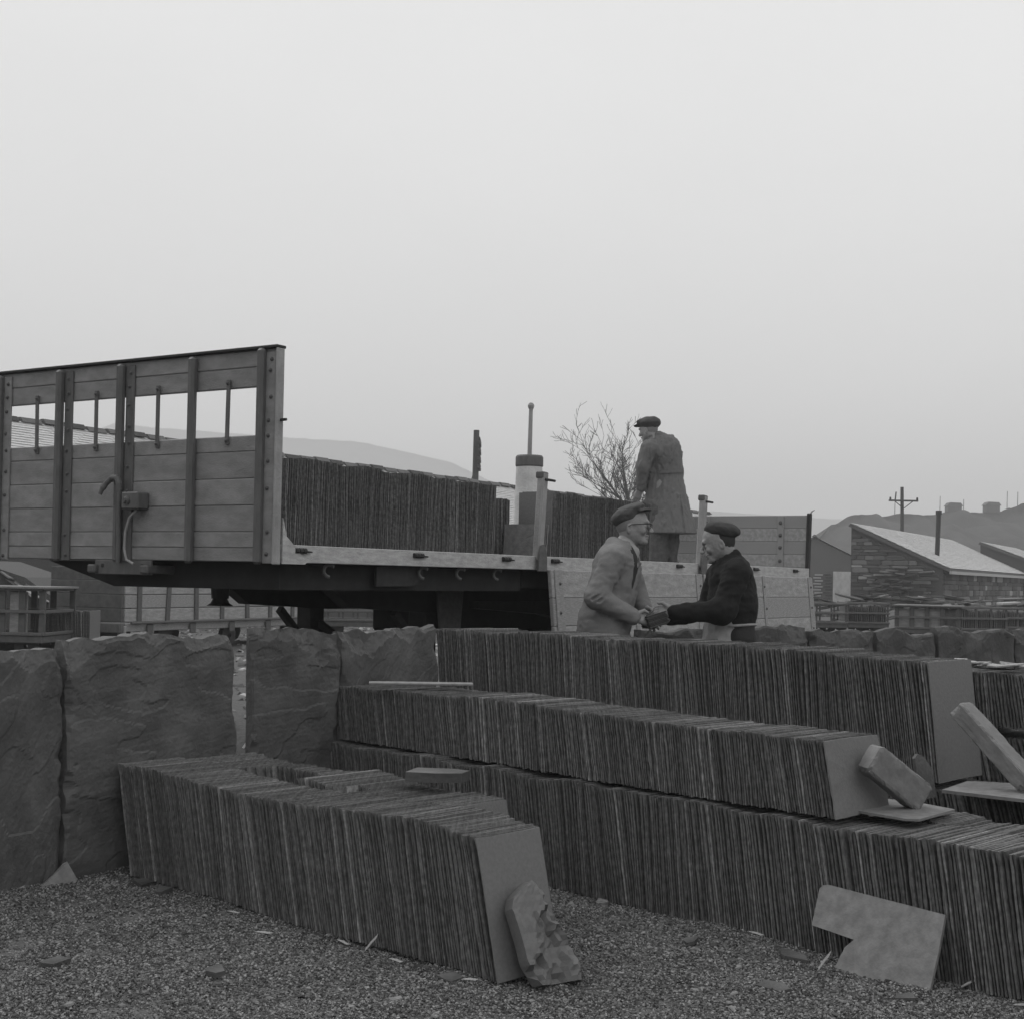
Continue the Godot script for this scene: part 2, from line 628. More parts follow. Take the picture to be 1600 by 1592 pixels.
func build_background():
	# far hill on the left, quarry bank on the right
	ridge_hill("hill", [Vector3(-1300, 70, -1400), Vector3(-610, 100, -1360), Vector3(-430, 121, -1305), Vector3(-379, 140, -1305), Vector3(-337, 136, -1305), Vector3(-222, 130, -1305), Vector3(-148, 127, -1305), Vector3(-62, 110, -1305), Vector3(-19, 91, -1305), Vector3(87, 72, -1305), Vector3(320, 66, -1380), Vector3(1300, 85, -1400)], 500.0, M.hill_far, 3.0)
	ridge_hill("hill", [Vector3(50, -1, -262), Vector3(57.4, 9.0, -260), Vector3(60, 12, -260), Vector3(63.4, 14.2, -260), Vector3(70, 14.5, -260), Vector3(78.5, 14.7, -260), Vector3(84.5, 15.2, -260), Vector3(92, 15.4, -260), Vector3(96.6, 16.8, -260), Vector3(110, 21, -260), Vector3(150, 26, -262), Vector3(260, 30, -270)], 70.0, M.hill, 2.6)
	for q in [[Vector3(83.5, 15.05, -260.5), "small dark hut on the quarry bank, nearer the telegraph pole"], [Vector3(90.7, 15.3, -260.5), "small dark hut on the quarry bank, at the picture's right edge"]]:
		var t := thing("bank_hut", q[1], "hut", Transform3D(Basis.IDENTITY, q[0]), "huts on the quarry bank")
		put("wall", box(Vector3(0, 0.6, 0), Vector3(2.6, 1.4, 2.2), 0.1), M.stone0, t)
		var st := mb()
		prism(st, PackedVector2Array([Vector2(-1.5, 1.28), Vector2(1.5, 1.28), Vector2(1.05, 1.9), Vector2(-0.9, 1.95)]), -1.2, 1.2)
		put("roof", done(st), M.stone1, t)
	for q in [[Vector3(72.8, 14.3, -262), 3.2, "leftmost"], [Vector3(81.4, 14.9, -262), 3.4, "second"], [Vector3(85.9, 15.0, -262), 2.8, "third"], [Vector3(94.2, 15.9, -262), 3.6, "fourth"], [Vector3(96.2, 16.4, -262), 3.0, "rightmost"]]:
		var st := mb()
		tube(st, [Vector3(0, -1, 0), Vector3(0.05, float(q[1]), 0)], [0.09, 0.06], 5)
		var o := put("bank_pole", done(st), M.pole_wood, self, Transform3D(Basis.IDENTITY, q[0]))
		tag(o, "%s of the thin posts along the quarry bank skyline" % q[2], "post", "posts on the quarry bank")

	# long pale roof behind the trailer
	var ra := Vector3(-6.65, 4.50, -39) - Vector3(0.57, -0.010, -0.82) * 13.0
	var rb := Vector3(-6.65, 4.50, -39) + Vector3(0.57, -0.013, -0.82) * 27.0
	var dirn := (rb - ra).normalized()
	var out := dirn.cross(Vector3.UP).normalized()
	var t := thing("long_shed", "long low shed with pale slate roof behind the trailer", "shed", Transform3D(Basis.IDENTITY, Vector3(ra.x, 0, ra.z)))
	var o0 := Vector3(ra.x, 0, ra.z)
	var pa := ra - o0
	var pb := rb - o0
	var st := mb()
	var half := out * 4.2
	for sg in [1.0, -1.0]:
		var e0: Vector3 = Vector3(pa.x, 2.1, pa.z) + half * sg
		var e1: Vector3 = Vector3(pb.x, 2.1, pb.z) + half * sg
		quad(st, e0, e1, Vector3(e1.x, -0.1, e1.z), Vector3(e0.x, -0.1, e0.z), half * sg)
	for e in [pa, pb]:
		var l: Vector3 = Vector3(e.x, 2.1, e.z) + half
		var r: Vector3 = Vector3(e.x, 2.1, e.z) - half
		quad(st, l, r, Vector3(r.x, -0.1, r.z), Vector3(l.x, -0.1, l.z), -dirn)
		tri(st, l, r, e, -dirn)
	put("wall", done(st), M.stone1, t)
	st = mb()
	for sg in [1.0, -1.0]:
		var d: Vector3 = half * 1.08 * sg + Vector3(0, -2.6, 0)
		quad(st, pa, pb, pb + d, pa + d, Vector3.UP)
	var roof := put("roof", done(st), M.roof_slate_b, t)
	roof_courses(roof, pa + Vector3(0, 0.03, 0), pb + Vector3(0, 0.03, 0), half * 1.08 + Vector3(0, -2.6, 0), 0.0, 38, M.roof_slate, 0.3)
	var cap := mb()
	prism(cap, PackedVector2Array([Vector2(-0.17, -0.02), Vector2(-0.05, 0.10), Vector2(0.05, 0.10), Vector2(0.17, -0.02)]), -0.27, 0.27)
	var capm := done(cap)
	var nt := int((pb - pa).length() / 0.62)
	for k in nt:
		var p := pa.lerp(pb, (k + 0.5) / nt) + Vector3(0, 0.03 + 0.02 * sin(k * 1.7), 0)
		put("ridge_tile", capm, M.stone2 if k % 3 else M.stone0, t, Transform3D(Basis(out, Vector3.UP, -dirn), p))

	# stone shed with the single-pitch roof, and its neighbours
	var s1 := mono_shed("stone_shed", "dark stone shed with single-pitch slate roof and stovepipe", Vector3(16.28, 0, -66), Vector3(0.48, 0, -0.877), 24.0, 4.3, 3.95, 2.0, 501, 300)
	st = mb()
	tube(st, [Vector3(3.1, 2.2, -4.5), Vector3(3.16, 4.75, -4.5)], [0.115, 0.115], 12)
	tube(st, [Vector3(3.16, 4.75, -4.5), Vector3(3.16, 4.95, -4.5)], [0.15, 0.15], 12)
	put("stovepipe", done(st), M.iron_dark, s1)
	# ragged ledge of thatch-like slate waste against the gable
	var r := RandomNumberGenerator.new()
	r.seed = 77
	var heap := thing("slate_heap", "pale heap of stacked slate waste against the shed's gable", "heap", s1.transform * Transform3D(Basis.IDENTITY, Vector3(0, 0, 0.35)))
	for k in 46:
		var w := r.randf_range(0.25, 0.75)
		var x := r.randf_range(1.0, 4.0)
		var y := 0.05 + (1.75 + 0.25 * sin((x - 1.0) * 1.05)) * (k + 1) / 46.0
		put("slate", box(Vector3.ZERO, Vector3(w, r.randf_range(0.05, 0.1), 0.5), 0.015), M.stone3 if k > 36 else M["stone%d" % (k % 3)], heap, Transform3D(Basis(Vector3.BACK, r.randf_range(-0.12, 0.12)) * Basis(Vector3.UP, r.randf_range(-0.4, 0.4)), Vector3(x, y, r.randf_range(0, 0.3))))
	mono_shed("stone_shed", "stone shed with single-pitch roof at the far right edge", Vector3(29.3, 0, -86), Vector3(0.48, 0, -0.877), 14.0, 6.0, 3.84, 1.6, 541, 120)

	# gabled shed with the pale door
	var gtr := frame(Vector3(16.6, 0, -89.0), Vector3(0.97, 0, 0.24))
	t = thing("gabled_shed", "gabled shed with pale roof and wide pale door", "shed", gtr)
	st = mb()
	prism(st, PackedVector2Array([Vector2(0, 0), Vector2(6.4, 0), Vector2(6.4, 2.4), Vector2(2.9, 4.15), Vector2(0, 2.6)]), -16.0, 0.0)
	put("wall", done(st), M.stone2, t)
	st = mb()
	quad(st, Vector3(2.9, 4.22, 0.15), Vector3(6.7, 2.34, 0.15), Vector3(6.7, 2.34, -16.2), Vector3(2.9, 4.22, -16.2), Vector3(1, 2, 0))
	quad(st, Vector3(2.9, 4.22, 0.15), Vector3(-0.3, 2.5, 0.15), Vector3(-0.3, 2.5, -16.2), Vector3(2.9, 4.22, -16.2), Vector3(-1, 2, 0))
	roof = put("roof", done(st), M.roof_slate, t)
	for k in 14:
		put("ridge_tile", capm, M.stone2, roof, Transform3D(Basis.from_scale(Vector3(1, 1, 1.3)), Vector3(2.9, 4.25, -0.4 - k * 1.1)))
	put("door", box(Vector3(4.9, 1.0, 0.06), Vector3(1.6, 2.0, 0.08), 0.01), M.door_pale, t)
	for k in 9:
		put("stone", box(Vector3(3.75 + 0.1 * (k % 2), 0.3 + k * 0.19, 0.05), Vector3(0.42, 0.09, 0.1), 0.01), M.stone0, t)
		put("stone", box(Vector3(3.2 - 0.1 * (k % 2), 0.25 + k * 0.19, 0.05), Vector3(0.5, 0.1, 0.1), 0.01), M.stone4, t)

	# telegraph poles
	t = thing("telegraph_pole", "dark telegraph pole behind the loaded slates, seen edge-on", "pole", Transform3D(Basis.IDENTITY, Vector3(-1.54, 0, -55)))
	st = mb()
	tube(st, [Vector3(0, -0.2, 0), Vector3(0.02, 7.05, 0)], [0.16, 0.12], 10)
	put("pole", done(st), M.pole_wood, t)
	for k in 4:
		var arm := put("crossarm", box(Vector3(0.16, 6.5 - k * 0.32, 0.0), Vector3(0.1, 0.12, 1.8), 0.01), M.pole_wood, t)
		st = mb()
		for s in [-0.75, -0.3, 0.3, 0.75]:
			lathe(st, Vector3(0.16, 6.56 - k * 0.32, s), [Vector2(0.03, 0), Vector2(0.05, 0.06), Vector2(0.03, 0.14), Vector2(0, 0.16)], 6)
		put("insulators", done(st), M.iron_dark, arm)
	st = mb()
	tube(st, [Vector3(0, 5.6, 0), Vector3(-1.2, 1.0, 0.3)], [0.015, 0.015], 4)
	put("stay_wire", done(st), M.iron_dark, t)
	t = thing("telegraph_pole", "telegraph pole with one short crossarm above the stone shed roof", "pole", Transform3D(Basis.IDENTITY, Vector3(22.70, 0, -80)))
	st = mb()
	tube(st, [Vector3(0.06, -0.2, 0), Vector3(-0.06, 6.9, 0)], [0.13, 0.095], 10)
	put("pole", done(st), M.pole_wood, t)
	put("crossarm", box(Vector3(-0.02, 6.1, 0.18), Vector3(1.7, 0.1, 0.1), 0.01), M.pole_wood, t)
	st = mb()
	for s in [-0.78, 0.78]:
		tube(st, [Vector3(s, 6.1, 0.18), Vector3(s, 6.3, 0.18)], [0.07, 0.05], 6)
		bar(st, Vector3(s * 0.65, 6.05, 0.18), Vector3(0, 5.65, 0.18), 0.05, 0.04)
	tube(st, [Vector3(-0.5, 6.1, 0.18), Vector3(-0.45, 6.6, 0.18)], [0.04, 0.04], 6)
	put("insulators", done(st), M.iron_dark, t)

	bare_tree()
	chimney_post()

	# wagons standing in the yard
	slate_wagon(Vector3(6.55, 0, -31.0), Vector3(1, 0, -0.05), 1.05, 0.78, 0, "narrow empty slatted wagon beside the trailer's tail")
	slate_wagon(Vector3(7.72, 0, -31.5), Vector3(1, 0, -0.02), 0.95, 0.80, 1, "slatted wagon holding slates, left of the cornerwise wagon")
	slate_wagon(Vector3(8.0, 0, -28.6), Vector3(0.93, 0, 0.36), 1.25, 0.80, 2, "wagon with pale panels showing between dark posts")
	slate_wagon(Vector3(9.22, 0, -28.2), Vector3(0.97, 0, -0.24), 1.1, 0.80, 1, "low dark wagon right of the pale panelled one")
	slate_wagon(Vector3(10.45, 0, -30.0), Vector3(1, 0, -0.1), 1.6, 0.77, 1, "slatted wagon cut by the picture's right edge")
	slate_wagon(Vector3(-3.75, 0, -26.0), Vector3(0.98, 0, -0.2), 2.0, 0.70, 0, "slatted wagon seen beneath the middle of the trailer")
	slate_wagon(Vector3(-7.3, 0, -18.2), Vector3(0.99, 0, 0.1), 1.15, 0.95, 2, "wagon loaded with slates at the picture's left edge")
	planked_wagon()
	# heap of slates behind the right-hand wagons, and behind the left one
	heap = thing("slate_pile", "low pile of loose slates behind the right-hand wagons", "pile", Transform3D(Basis.IDENTITY, Vector3(7.0, 0, -34.5)))
	for k in 70:
		var w := r.randf_range(0.35, 0.9)
		put("slate", box(Vector3.ZERO, Vector3(w, r.randf_range(0.03, 0.07), r.randf_range(0.3, 0.6)), 0.01), M["stone%d" % [0, 1, 2, 3, 4, 1, 0][k % 7]], heap, Transform3D(Basis(Vector3.BACK, r.randf_range(-0.25, 0.25)) * Basis(Vector3.UP, r.randf() * 3.0), Vector3(r.randf_range(0.0, 5.8), 0.02 + 0.9 * pow(r.randf(), 0.7), r.randf_range(-0.5, 0.5))))
	heap = thing("slate_heap", "broken pale slates heaped at the far left, above the wagon", "heap", Transform3D(Basis.IDENTITY, Vector3(-8.6, 0, -21.5)))
	st = mb()
	prism(st, PackedVector2Array([Vector2(-3, -0.1), Vector2(1.9, -0.1), Vector2(1.8, 0.5), Vector2(1.0, 1.05), Vector2(0.2, 1.3), Vector2(-3, 1.35)]), -2.0, 0.0)
	put("core", done(st), M.stone1, heap)
	for k in 60:
		var x := r.randf_range(-2.8, 1.8)
		var top := 1.34 if x < 0.2 else 1.3 - (x - 0.2) * 0.5
		put("slate", box(Vector3.ZERO, Vector3(r.randf_range(0.2, 0.55), r.randf_range(0.02, 0.05), r.randf_range(0.15, 0.35)), 0.006), M["stone%d" % [4, 3, 2, 4, 1, 0][k % 6]], heap, Transform3D(Basis(Vector3.BACK, r.randf_range(-0.35, 0.1) - (0.3 if x > 0.2 else 0.0)) * Basis(Vector3.UP, r.randf() * 3.0), Vector3(x, top + r.randf_range(-0.06, 0.06), r.randf_range(-0.35, 0.05))))
	# big sawn slabs leaning beside it
	st = mb()
	prism(st, PackedVector2Array([Vector2(0, 0), Vector2(1.25, 0), Vector2(1.2, 1.25), Vector2(0.5, 1.35), Vector2(-0.1, 1.2)]), -0.08, 0.0)
	var sl := put("sawn_slab", done(st), M.slab_b, self, Transform3D(Basis(Vector3.UP, -0.1) * Basis(Vector3.RIGHT, -0.35), Vector3(-6.9, 0, -20.4)))
	tag(sl, "large smooth slab leaning behind the left-hand wagons", "slab")
	slate_row("slate_stack", "dark upright slates between the two left-hand wagons", frame(Vector3(-5.8, 0, -19.0), Vector3(-1, 0, -0.05)), 0.0, 0.8, 0.4, 0.62, 0.02, 0.0, 811)

func slate_wagon(at: Vector3, dir: Vector3, length: float, h: float, kind: int, label: String):
	var t := thing("slate_wagon", label, "wagon", frame(at, dir), "small wagons standing about the yard")
	var w := 0.95
	var st := mb()
	bx(st, Vector3(length / 2, 0.26, -w / 2), Vector3(length, 0.1, w), 0.01)
	put("underframe", done(st), M.wagon_dark, t)
	for sz in [0.0, -w]:
		for k in 3:
			put("rail", box(Vector3(length / 2, 0.33 + (h - 0.36) * k / 2.0, sz), Vector3(length, 0.045, 0.04), 0.006), M.iron_mid if k < 2 else M.stone2, t)
		var n := int(length / 0.28)
		for k in n + 1:
			put("post", box(Vector3(0.02 + (length - 0.04) * k / n, 0.31 + (h - 0.31) / 2, sz - 0.045), Vector3(0.04 if kind != 2 else 0.09, h - 0.31, 0.03), 0.004), M.wagon_dark, t)
	for sx in [0.0, length]:
		for k in 3:
			put("end_rail", box(Vector3(sx, 0.33 + (h - 0.36) * k / 2.0, -w / 2), Vector3(0.04, 0.045, w), 0.006), M.iron_mid, t)
	for sx in [length * 0.22, length * 0.78]:
		for sz in [-0.12, -w + 0.12]:
			st = mb()
			lathe(st, Vector3(sx, 0.17, sz - 0.04), [Vector2(0.03, 0.0), Vector2(0.16, 0.0), Vector2(0.17, 0.02), Vector2(0.17, 0.07), Vector2(0.03, 0.08)], 14, Basis(Vector3.RIGHT, PI / 2))
			put("wheel", done(st), M.iron_dark, t)
	if kind == 0:
		return
	var r := RandomNumberGenerator.new()
	r.seed = int(at.x * 100) + kind
	var m := ["slate1", "slate2", "slate3", "stone4"]
	if kind == 2:
		put("floor_panel", box(Vector3(length / 2, h - 0.01, -w / 2), Vector3(length + 0.12, 0.03, w + 0.12), 0.005), M.stone3, t)
		var n := int(length / 0.3)
		for k in n:
			put("panel", box(Vector3(0.17 + k * 0.3, 0.31 + (h - 0.36) / 2, -0.12), Vector3(0.24, h - 0.4, 0.03), 0.004), M.board_pale_b if k < 3 else M.stone2, t)
	else:
		for k in int(length / 0.05):
			put("slate", box(Vector3(0.04 + k * 0.05, 0.32 + (h - 0.4) / 2, -w / 2), Vector3(0.02, (h - 0.34) * r.randf_range(0.7, 0.95), w * 0.85), 0.002), M[m[r.randi() % 3]], t, Transform3D(Basis(Vector3.BACK, 0.0), Vector3.ZERO))

func planked_wagon():
	var x := Vector3(0.42, 0, -0.9)
	var t := thing("planked_wagon", "old open wagon with pale planked side beneath the trailer's front", "wagon", frame(Vector3(-5.6, 0, -19.9), x))
	var length := 5.2
	var w := 1.35
	put("underframe", box(Vector3(length / 2, 0.36, -w / 2), Vector3(length, 0.12, w), 0.01), M.wagon_wood, t)
	for k in 4:
		put("plank", box(Vector3(length / 2, 0.54 + k * 0.2, 0.0), Vector3(length - 0.02, 0.188, 0.04), 0.008), M.wagon_wood if k % 2 else M.board_pale_b, t, Transform3D(Basis(Vector3.BACK, 0.002 * (k - 1)), Vector3.ZERO))
	for k in 8:
		put("strap", box(Vector3(0.3 + k * 0.66, 0.83, 0.035), Vector3(0.09, 0.84, 0.03), 0.006, Basis(Vector3.BACK, [0.0, -0.06, 0.02, 0.0, 0.05, 0.0, 0.0, 0.0][k])), M.iron_mid, t)
	var st := mb()
	tube(st, [Vector3(0.1, 0.43, 0.06), Vector3(length - 0.1, 0.43, 0.06)], [0.022, 0.022], 8)
	put("hinge_bar", done(st), M.iron_mid, t)
	for k in 4:
		put("end_plank", box(Vector3(-0.02, 0.54 + k * 0.2, -w / 2), Vector3(0.05, 0.19, w), 0.006), M.wagon_dark, t)
	put("buffer_beam", box(Vector3(-0.06, 0.36, -w / 2), Vector3(0.12, 0.15, w + 0.1), 0.015), M.post_grey, t)
	for sz in [0.0, -w]:
		put("corner_plate", box(Vector3(-0.03, 0.24, sz), Vector3(0.05, 0.3, 0.14), 0.01, Basis(Vector3.RIGHT, 0.5 if sz < -0.5 else 0.0)), M.board_pale, t)
	for k in 5:
		put("sole_plate", box(Vector3(0.55 + k * 1.0, 0.33, 0.03), Vector3(0.14, 0.16, 0.03), 0.01), M.iron_mid, t)
	for sx in [1.0, 2.6, 4.3]:
		for sz in [-0.1, -w + 0.1]:
			st = mb()
			lathe(st, Vector3(sx, 0.18, sz - 0.05), [Vector2(0.04, 0.0), Vector2(0.17, 0.0), Vector2(0.19, 0.02), Vector2(0.18, 0.09), Vector2(0.04, 0.1)], 16, Basis(Vector3.RIGHT, PI / 2))
			put("wheel", done(st), M.iron_dark, t)

func chimney_post():
	var t := thing("capped_post", "white tapered post with dark cap and thin ball-topped rod", "post", Transform3D(Basis.IDENTITY, Vector3(0.17, 0, -15.0)))
	var st := mb()
	lathe(st, Vector3.ZERO, [Vector2(0.21, -0.05), Vector2(0.17, 1.3), Vector2(0.142, 2.46), Vector2(0, 2.46)], 24)
	put("shaft", done(st), M.white_wash, t)
	st = mb()
	lathe(st, Vector3(0, 2.42, 0), [Vector2(0.14, -0.02), Vector2(0.152, 0), Vector2(0.152, 0.09), Vector2(0.14, 0.11), Vector2(0.04, 0.115), Vector2(0, 0.12)], 24)
	put("cap", done(st), M.post_grey, t)
	st = mb()
	tube(st, [Vector3(0, 2.5, 0), Vector3(0.006, 3.06, 0)], [0.026, 0.022], 10)
	lathe(st, Vector3(0.006, 3.05, 0), [Vector2(0.02, -0.02), Vector2(0.034, 0.01), Vector2(0.036, 0.03), Vector2(0.022, 0.055), Vector2(0, 0.062)], 12)
	put("rod", done(st), M.post_pale, t)

func bare_tree():
	var t := thing("bare_tree", "leafless young tree behind the loaded slates and the standing man", "tree", Transform3D(Basis.IDENTITY, Vector3(5.15, 0, -60)))
	var r := RandomNumberGenerator.new()
	r.seed = 1234
	var trunk := mb()
	tube(trunk, [Vector3(0, -0.2, 0), Vector3(0.05, 2.0, 0), Vector3(-0.05, 4.3, 0)], [0.19, 0.15, 0.11], 8)
	put("trunk", done(trunk), M.bark, t)
	var st := mb()
	var work := []
	for k in 11:
		var a := k * 2.4
		var up := r.randf_range(0.5, 1.3)
		var d := Vector3(cos(a) * 1.0, up, sin(a) * 0.8).normalized()
		var s := Vector3(-0.02, r.randf_range(2.4, 4.3), 0)
		work.append([s, d, r.randf_range(1.6, 2.5), 0.05, 0])
	work.append([Vector3(-0.05, 4.2, 0), Vector3(-0.12, 1, 0).normalized(), 2.5, 0.085, 0])
	work.append([Vector3(-0.05, 4.1, 0), Vector3(-0.45, 0.9, 0.1).normalized(), 3.0, 0.07, 0])
	work.append([Vector3(-0.05, 4.0, 0), Vector3(-0.95, 0.75, 0.1).normalized(), 2.5, 0.05, 0])
	while not work.is_empty():
		var w: Array = work.pop_back()
		var p: Vector3 = w[0]
		var d: Vector3 = w[1]
		var ln: float = w[2]
		var rad: float = w[3]
		var lev: int = w[4]
		var pts := [p]
		var rr := [rad]
		var n := 4
		for k in n:
			d = (d + Vector3(r.randfn(0, 0.10), 0.05 + r.randfn(0, 0.08), r.randfn(0, 0.10))).normalized()
			p += d * ln / n
			pts.append(p)
			rr.append(maxf(rad * (1.0 - 0.8 * (k + 1) / n), 0.008))
			if lev < 3 and k > 0 or lev == 0:
				for q in (2 if lev < 1 or r.randf() < 0.35 else 1):
					var side := Vector3(r.randfn(0, 1), r.randfn(0.3, 0.6), r.randfn(0, 1)).normalized()
					work.append([p, (d * 0.9 + side * 0.75).normalized(), ln * r.randf_range(0.36, 0.58), maxf(rr[-1] * 0.7, 0.009), lev + 1])
		tube(st, pts, rr, 4 if lev > 0 else 6, false)
	put("crown", done(st), M.bark, t)

# ---------------------------------------------------------------- upright slabs
func rough_slab(w: float, h: float, th: float, seed_: int, cell: float, lean_l: float, lean_r: float, step := 0.0062, spall := 0.13, ragged := 0.012) -> ArrayMesh:
	var nz := FastNoiseLite.new()
	nz.seed = seed_
	nz.frequency = 1.0
	nz.fractal_octaves = 3
	var nx := maxi(int(w / cell), 6)
	var ny := maxi(int(h / cell), 6)
	var ang := 0.6 + 0.5 * sin(seed_ * 1.3)
	var ca := cos(ang)
	var sa := sin(ang)
	var front := PackedVector3Array()
	for j in ny + 1:
		for i in nx + 1:
			var s := float(i) / nx
			var f := float(j) / ny
			var top := h + nz.get_noise_1d(s * w * 2.2 + 50.0) * 0.05 + nz.get_noise_1d(s * w * 9.0) * 0.012
			var y := f * top
			var xl := lean_l * f + nz.get_noise_1d(y * 4.0 + 200.0) * ragged
			var xr := w + lean_r * f + nz.get_noise_1d(y * 4.0 + 300.0) * ragged
			var x := lerpf(xl, xr, s)
			var u := x * ca + y * sa
			var v := -x * sa + y * ca
			var q := (nz.get_noise_2d(u * 1.1, v * 2.2) * 0.5 + 0.5) * 5.0 + nz.get_noise_2d(u * 14.0, v * 14.0) * 0.06
			var fl := floorf(q)
			var z := (fl + smoothstep(0.0, 0.05, q - fl)) * step + (q - fl) * 0.0008
			z += nz.get_noise_2d(x * 16.0, y * 16.0 + 40.0) * 0.0008
			z += nz.get_noise_2d(u * 3.0 + 9.0, v * 40.0) * 0.0012
			# spalled top and flank edges
			var sp := maxf(0.012, spall * (0.35 + 1.3 * nz.get_noise_2d(x * 2.6 + 70.0, seed_)))
			var d := top - y + 0.25 * nz.get_noise_2d(x * 9.0, y * 9.0) * sp
			if d < sp:
				z -= (sp - d) * (0.45 + 0.5 * absf(nz.get_noise_2d(x * 5.0, 3.0))) + 0.006 + 0.005 * nz.get_noise_2d(x * 30.0, y * 30.0)
			var es := minf(x - xl, xr - x)
			var se := maxf(0.008, 0.05 * (0.3 + nz.get_noise_1d(y * 5.0 + (500.0 if s < 0.5 else 700.0))))
			if es < se:
				z -= (se - es) * 0.7
			front.append(Vector3(x, y, maxf(z, -th * 0.6)))
	var st := SurfaceTool.new()
	st.begin(Mesh.PRIMITIVE_TRIANGLES)
	st.set_smooth_group(-1)
	var wv := nx + 1
	for j in ny:
		for i in nx:
			var a := front[j * wv + i]
			var b := front[j * wv + i + 1]
			var c := front[(j + 1) * wv + i + 1]
			var d := front[(j + 1) * wv + i]
			quad(st, a, b, c, d, Vector3.BACK)
	st.set_smooth_group(-1)
	var loop := []
	for i in nx:
		loop.append(front[i])
	for j in ny:
		loop.append(front[j * wv + nx])
	for i in range(nx, 0, -1):
		loop.append(front[ny * wv + i])
	for j in range(ny, 0, -1):
		loop.append(front[j * wv])
	var mid := Vector3(w / 2, h / 2, -th / 2)
	for k in loop.size():
		var a: Vector3 = loop[k]
		var b: Vector3 = loop[(k + 1) % loop.size()]
		quad(st, a, b, Vector3(b.x, b.y, -th), Vector3(a.x, a.y, -th), Vector3(a.x, a.y, 0) - Vector3(mid.x, mid.y, 0))
		tri(st, Vector3(a.x, a.y, -th), Vector3(b.x, b.y, -th), mid - Vector3(0, 0, th / 2), Vector3.FORWARD)
	st.generate_normals()
	return st.commit()

func build_fence():
	var a := Vector3(-1.9, -0.04, -5.15)
	var d := Vector3(0.6, 0, -0.8)
	var rows := [
		[a + d * -0.62, d, 0.89, 0.93, 0.0, 0.01, 11, 0.085, "slab", "left-edge slab of the upright row, with pale streaks low down"],
		[a + d * 0.285, d, 0.90, 0.955, 0.02, -0.035, 18, 0.085, "slab_b", "widest upright slab with a rough stepped top, behind the front slates"],
		[Vector3(-1.145, -0.04, -6.156), Vector3(0.75, 0, -0.66), 0.475, 0.965, 0.0, 0.0, 23, 0.04, "slab", "upright slab right of the narrow gap in the row"],
		[Vector3(-0.775, -0.04, -6.49), Vector3(0.6, 0, -0.8), 0.70, 0.985, 0.0, 0.0, 31, 0.06, "slab_b", "smooth upright slab touching the rearmost row of slates"]]
	for q in rows:
		var tr := frame(q[0], q[1])
		tr.basis = tr.basis * Basis(Vector3.RIGHT, -0.03)
		var o := put("upright_slab", rough_slab(q[2], q[3], q[7], q[6], 0.0085, q[4], q[5], 0.005 if q[6] < 30 else 0.003, 0.13, 0.012 if q[6] < 20 else 0.003), M[q[8]], self, tr)
		tag(o, q[9], "slab", "upright slate slabs fencing the yard")
	a = Vector3(0.85, -0.03, -9.1)
	d = Vector3(0.953, 0, -0.304)
	rows = [[0.0, 0.78, 0.90, 41, "rough-topped upright slab behind the two men's hands"],
		[0.80, 0.46, 0.92, 43, "upright slab against the lowered trailer side, right of the dark jacket"],
		[1.285, 0.49, 0.905, 47, "upright slab just right of the trailer's tail"],
		[1.80, 0.475, 0.90, 53, "second upright slab right of the trailer's tail"],
		[2.295, 0.65, 0.92, 59, "wide upright slab behind the stack at the right edge"],
		[2.96, 0.7, 0.92, 67, "upright slab cut by the right edge of the picture"]]
	for q in rows:
		var tr := frame(a + d * q[0], d)
		var o := put("upright_slab", rough_slab(q[1], q[2], 0.08, q[3], 0.013, 0.0, 0.0, 0.006, 0.12), M["slab" if q[3] % 3 else "slab_b"], self, tr)
		tag(o, q[4], "slab", "upright slate slabs fencing the yard")

# ---------------------------------------------------------------- slates on edge
var slate_cache := {}

# one dressed slate: x thickness, y height, z width; knife-chipped bevelled edges
func slate_meshes(w: float, h: float, t: float) -> Array:
	var key := "%.3f %.3f %.4f" % [w, h, t]
	if slate_cache.has(key):
		return slate_cache[key]
	var r := RandomNumberGenerator.new()
	r.seed = hash(key)
	var out := []
	for v in 9:
		var b0 := r.randf_range(0.001, 0.004)
		var b1 := r.randf_range(0.001, 0.004)
		var ring0 := []
		var ring1 := []
		var push := func(z: float, y: float, nz: float, ny: float):
			var j := r.randf_range(-0.001, 0.002)
			var bev: float = b0 + r.randf_range(-0.0015, 0.0015) if ny <= 0.0 else r.randf_range(0.0, 0.0012)
			var bev1: float = b1 + r.randf_range(-0.001, 0.001) if ny <= 0.0 else 0.0
			ring0.append(Vector3(t * (r.randf_range(0.12, 0.34) if nz < 0.0 else 0.0), y - ny * (j + bev), z - nz * (j + bev)))
			ring1.append(Vector3(t * (r.randf_range(0.68, 0.95) if nz < 0.0 else 1.0), y - ny * (j + bev1), z - nz * (j + bev1)))
		for k in 9:
			push.call(0.0, h * k / 9.0, -1.0, -1.0 if k == 0 else 0.0)
		for k in 4:
			push.call(w * k / 4.0, h, -1.0 if k == 0 else 0.0, 1.0)
		for k in 2:
			push.call(w, h * (1.0 - k / 2.0), 1.0, 1.0 if k == 0 else 0.0)
		for k in 2:
			push.call(w * (1.0 - k / 2.0), 0.0, 1.0 if k == 0 else 0.0, -1.0)
		var st := mb()
		var n := ring0.size()
		var c0 := Vector3(0, h / 2, w / 2)
		var c1 := Vector3(t, h / 2, w / 2)
		for k in n:
			var k2 := (k + 1) % n
			tri(st, c0, ring0[k], ring0[k2], Vector3.LEFT)
			tri(st, c1, ring1[k], ring1[k2], Vector3.RIGHT)
			var mid: Vector3 = (ring0[k] + ring0[k2]) * 0.5
			quad(st, ring0[k], ring0[k2], ring1[k2], ring1[k], mid - c0)
		out.append(done(st))
	slate_cache[key] = out
	return out

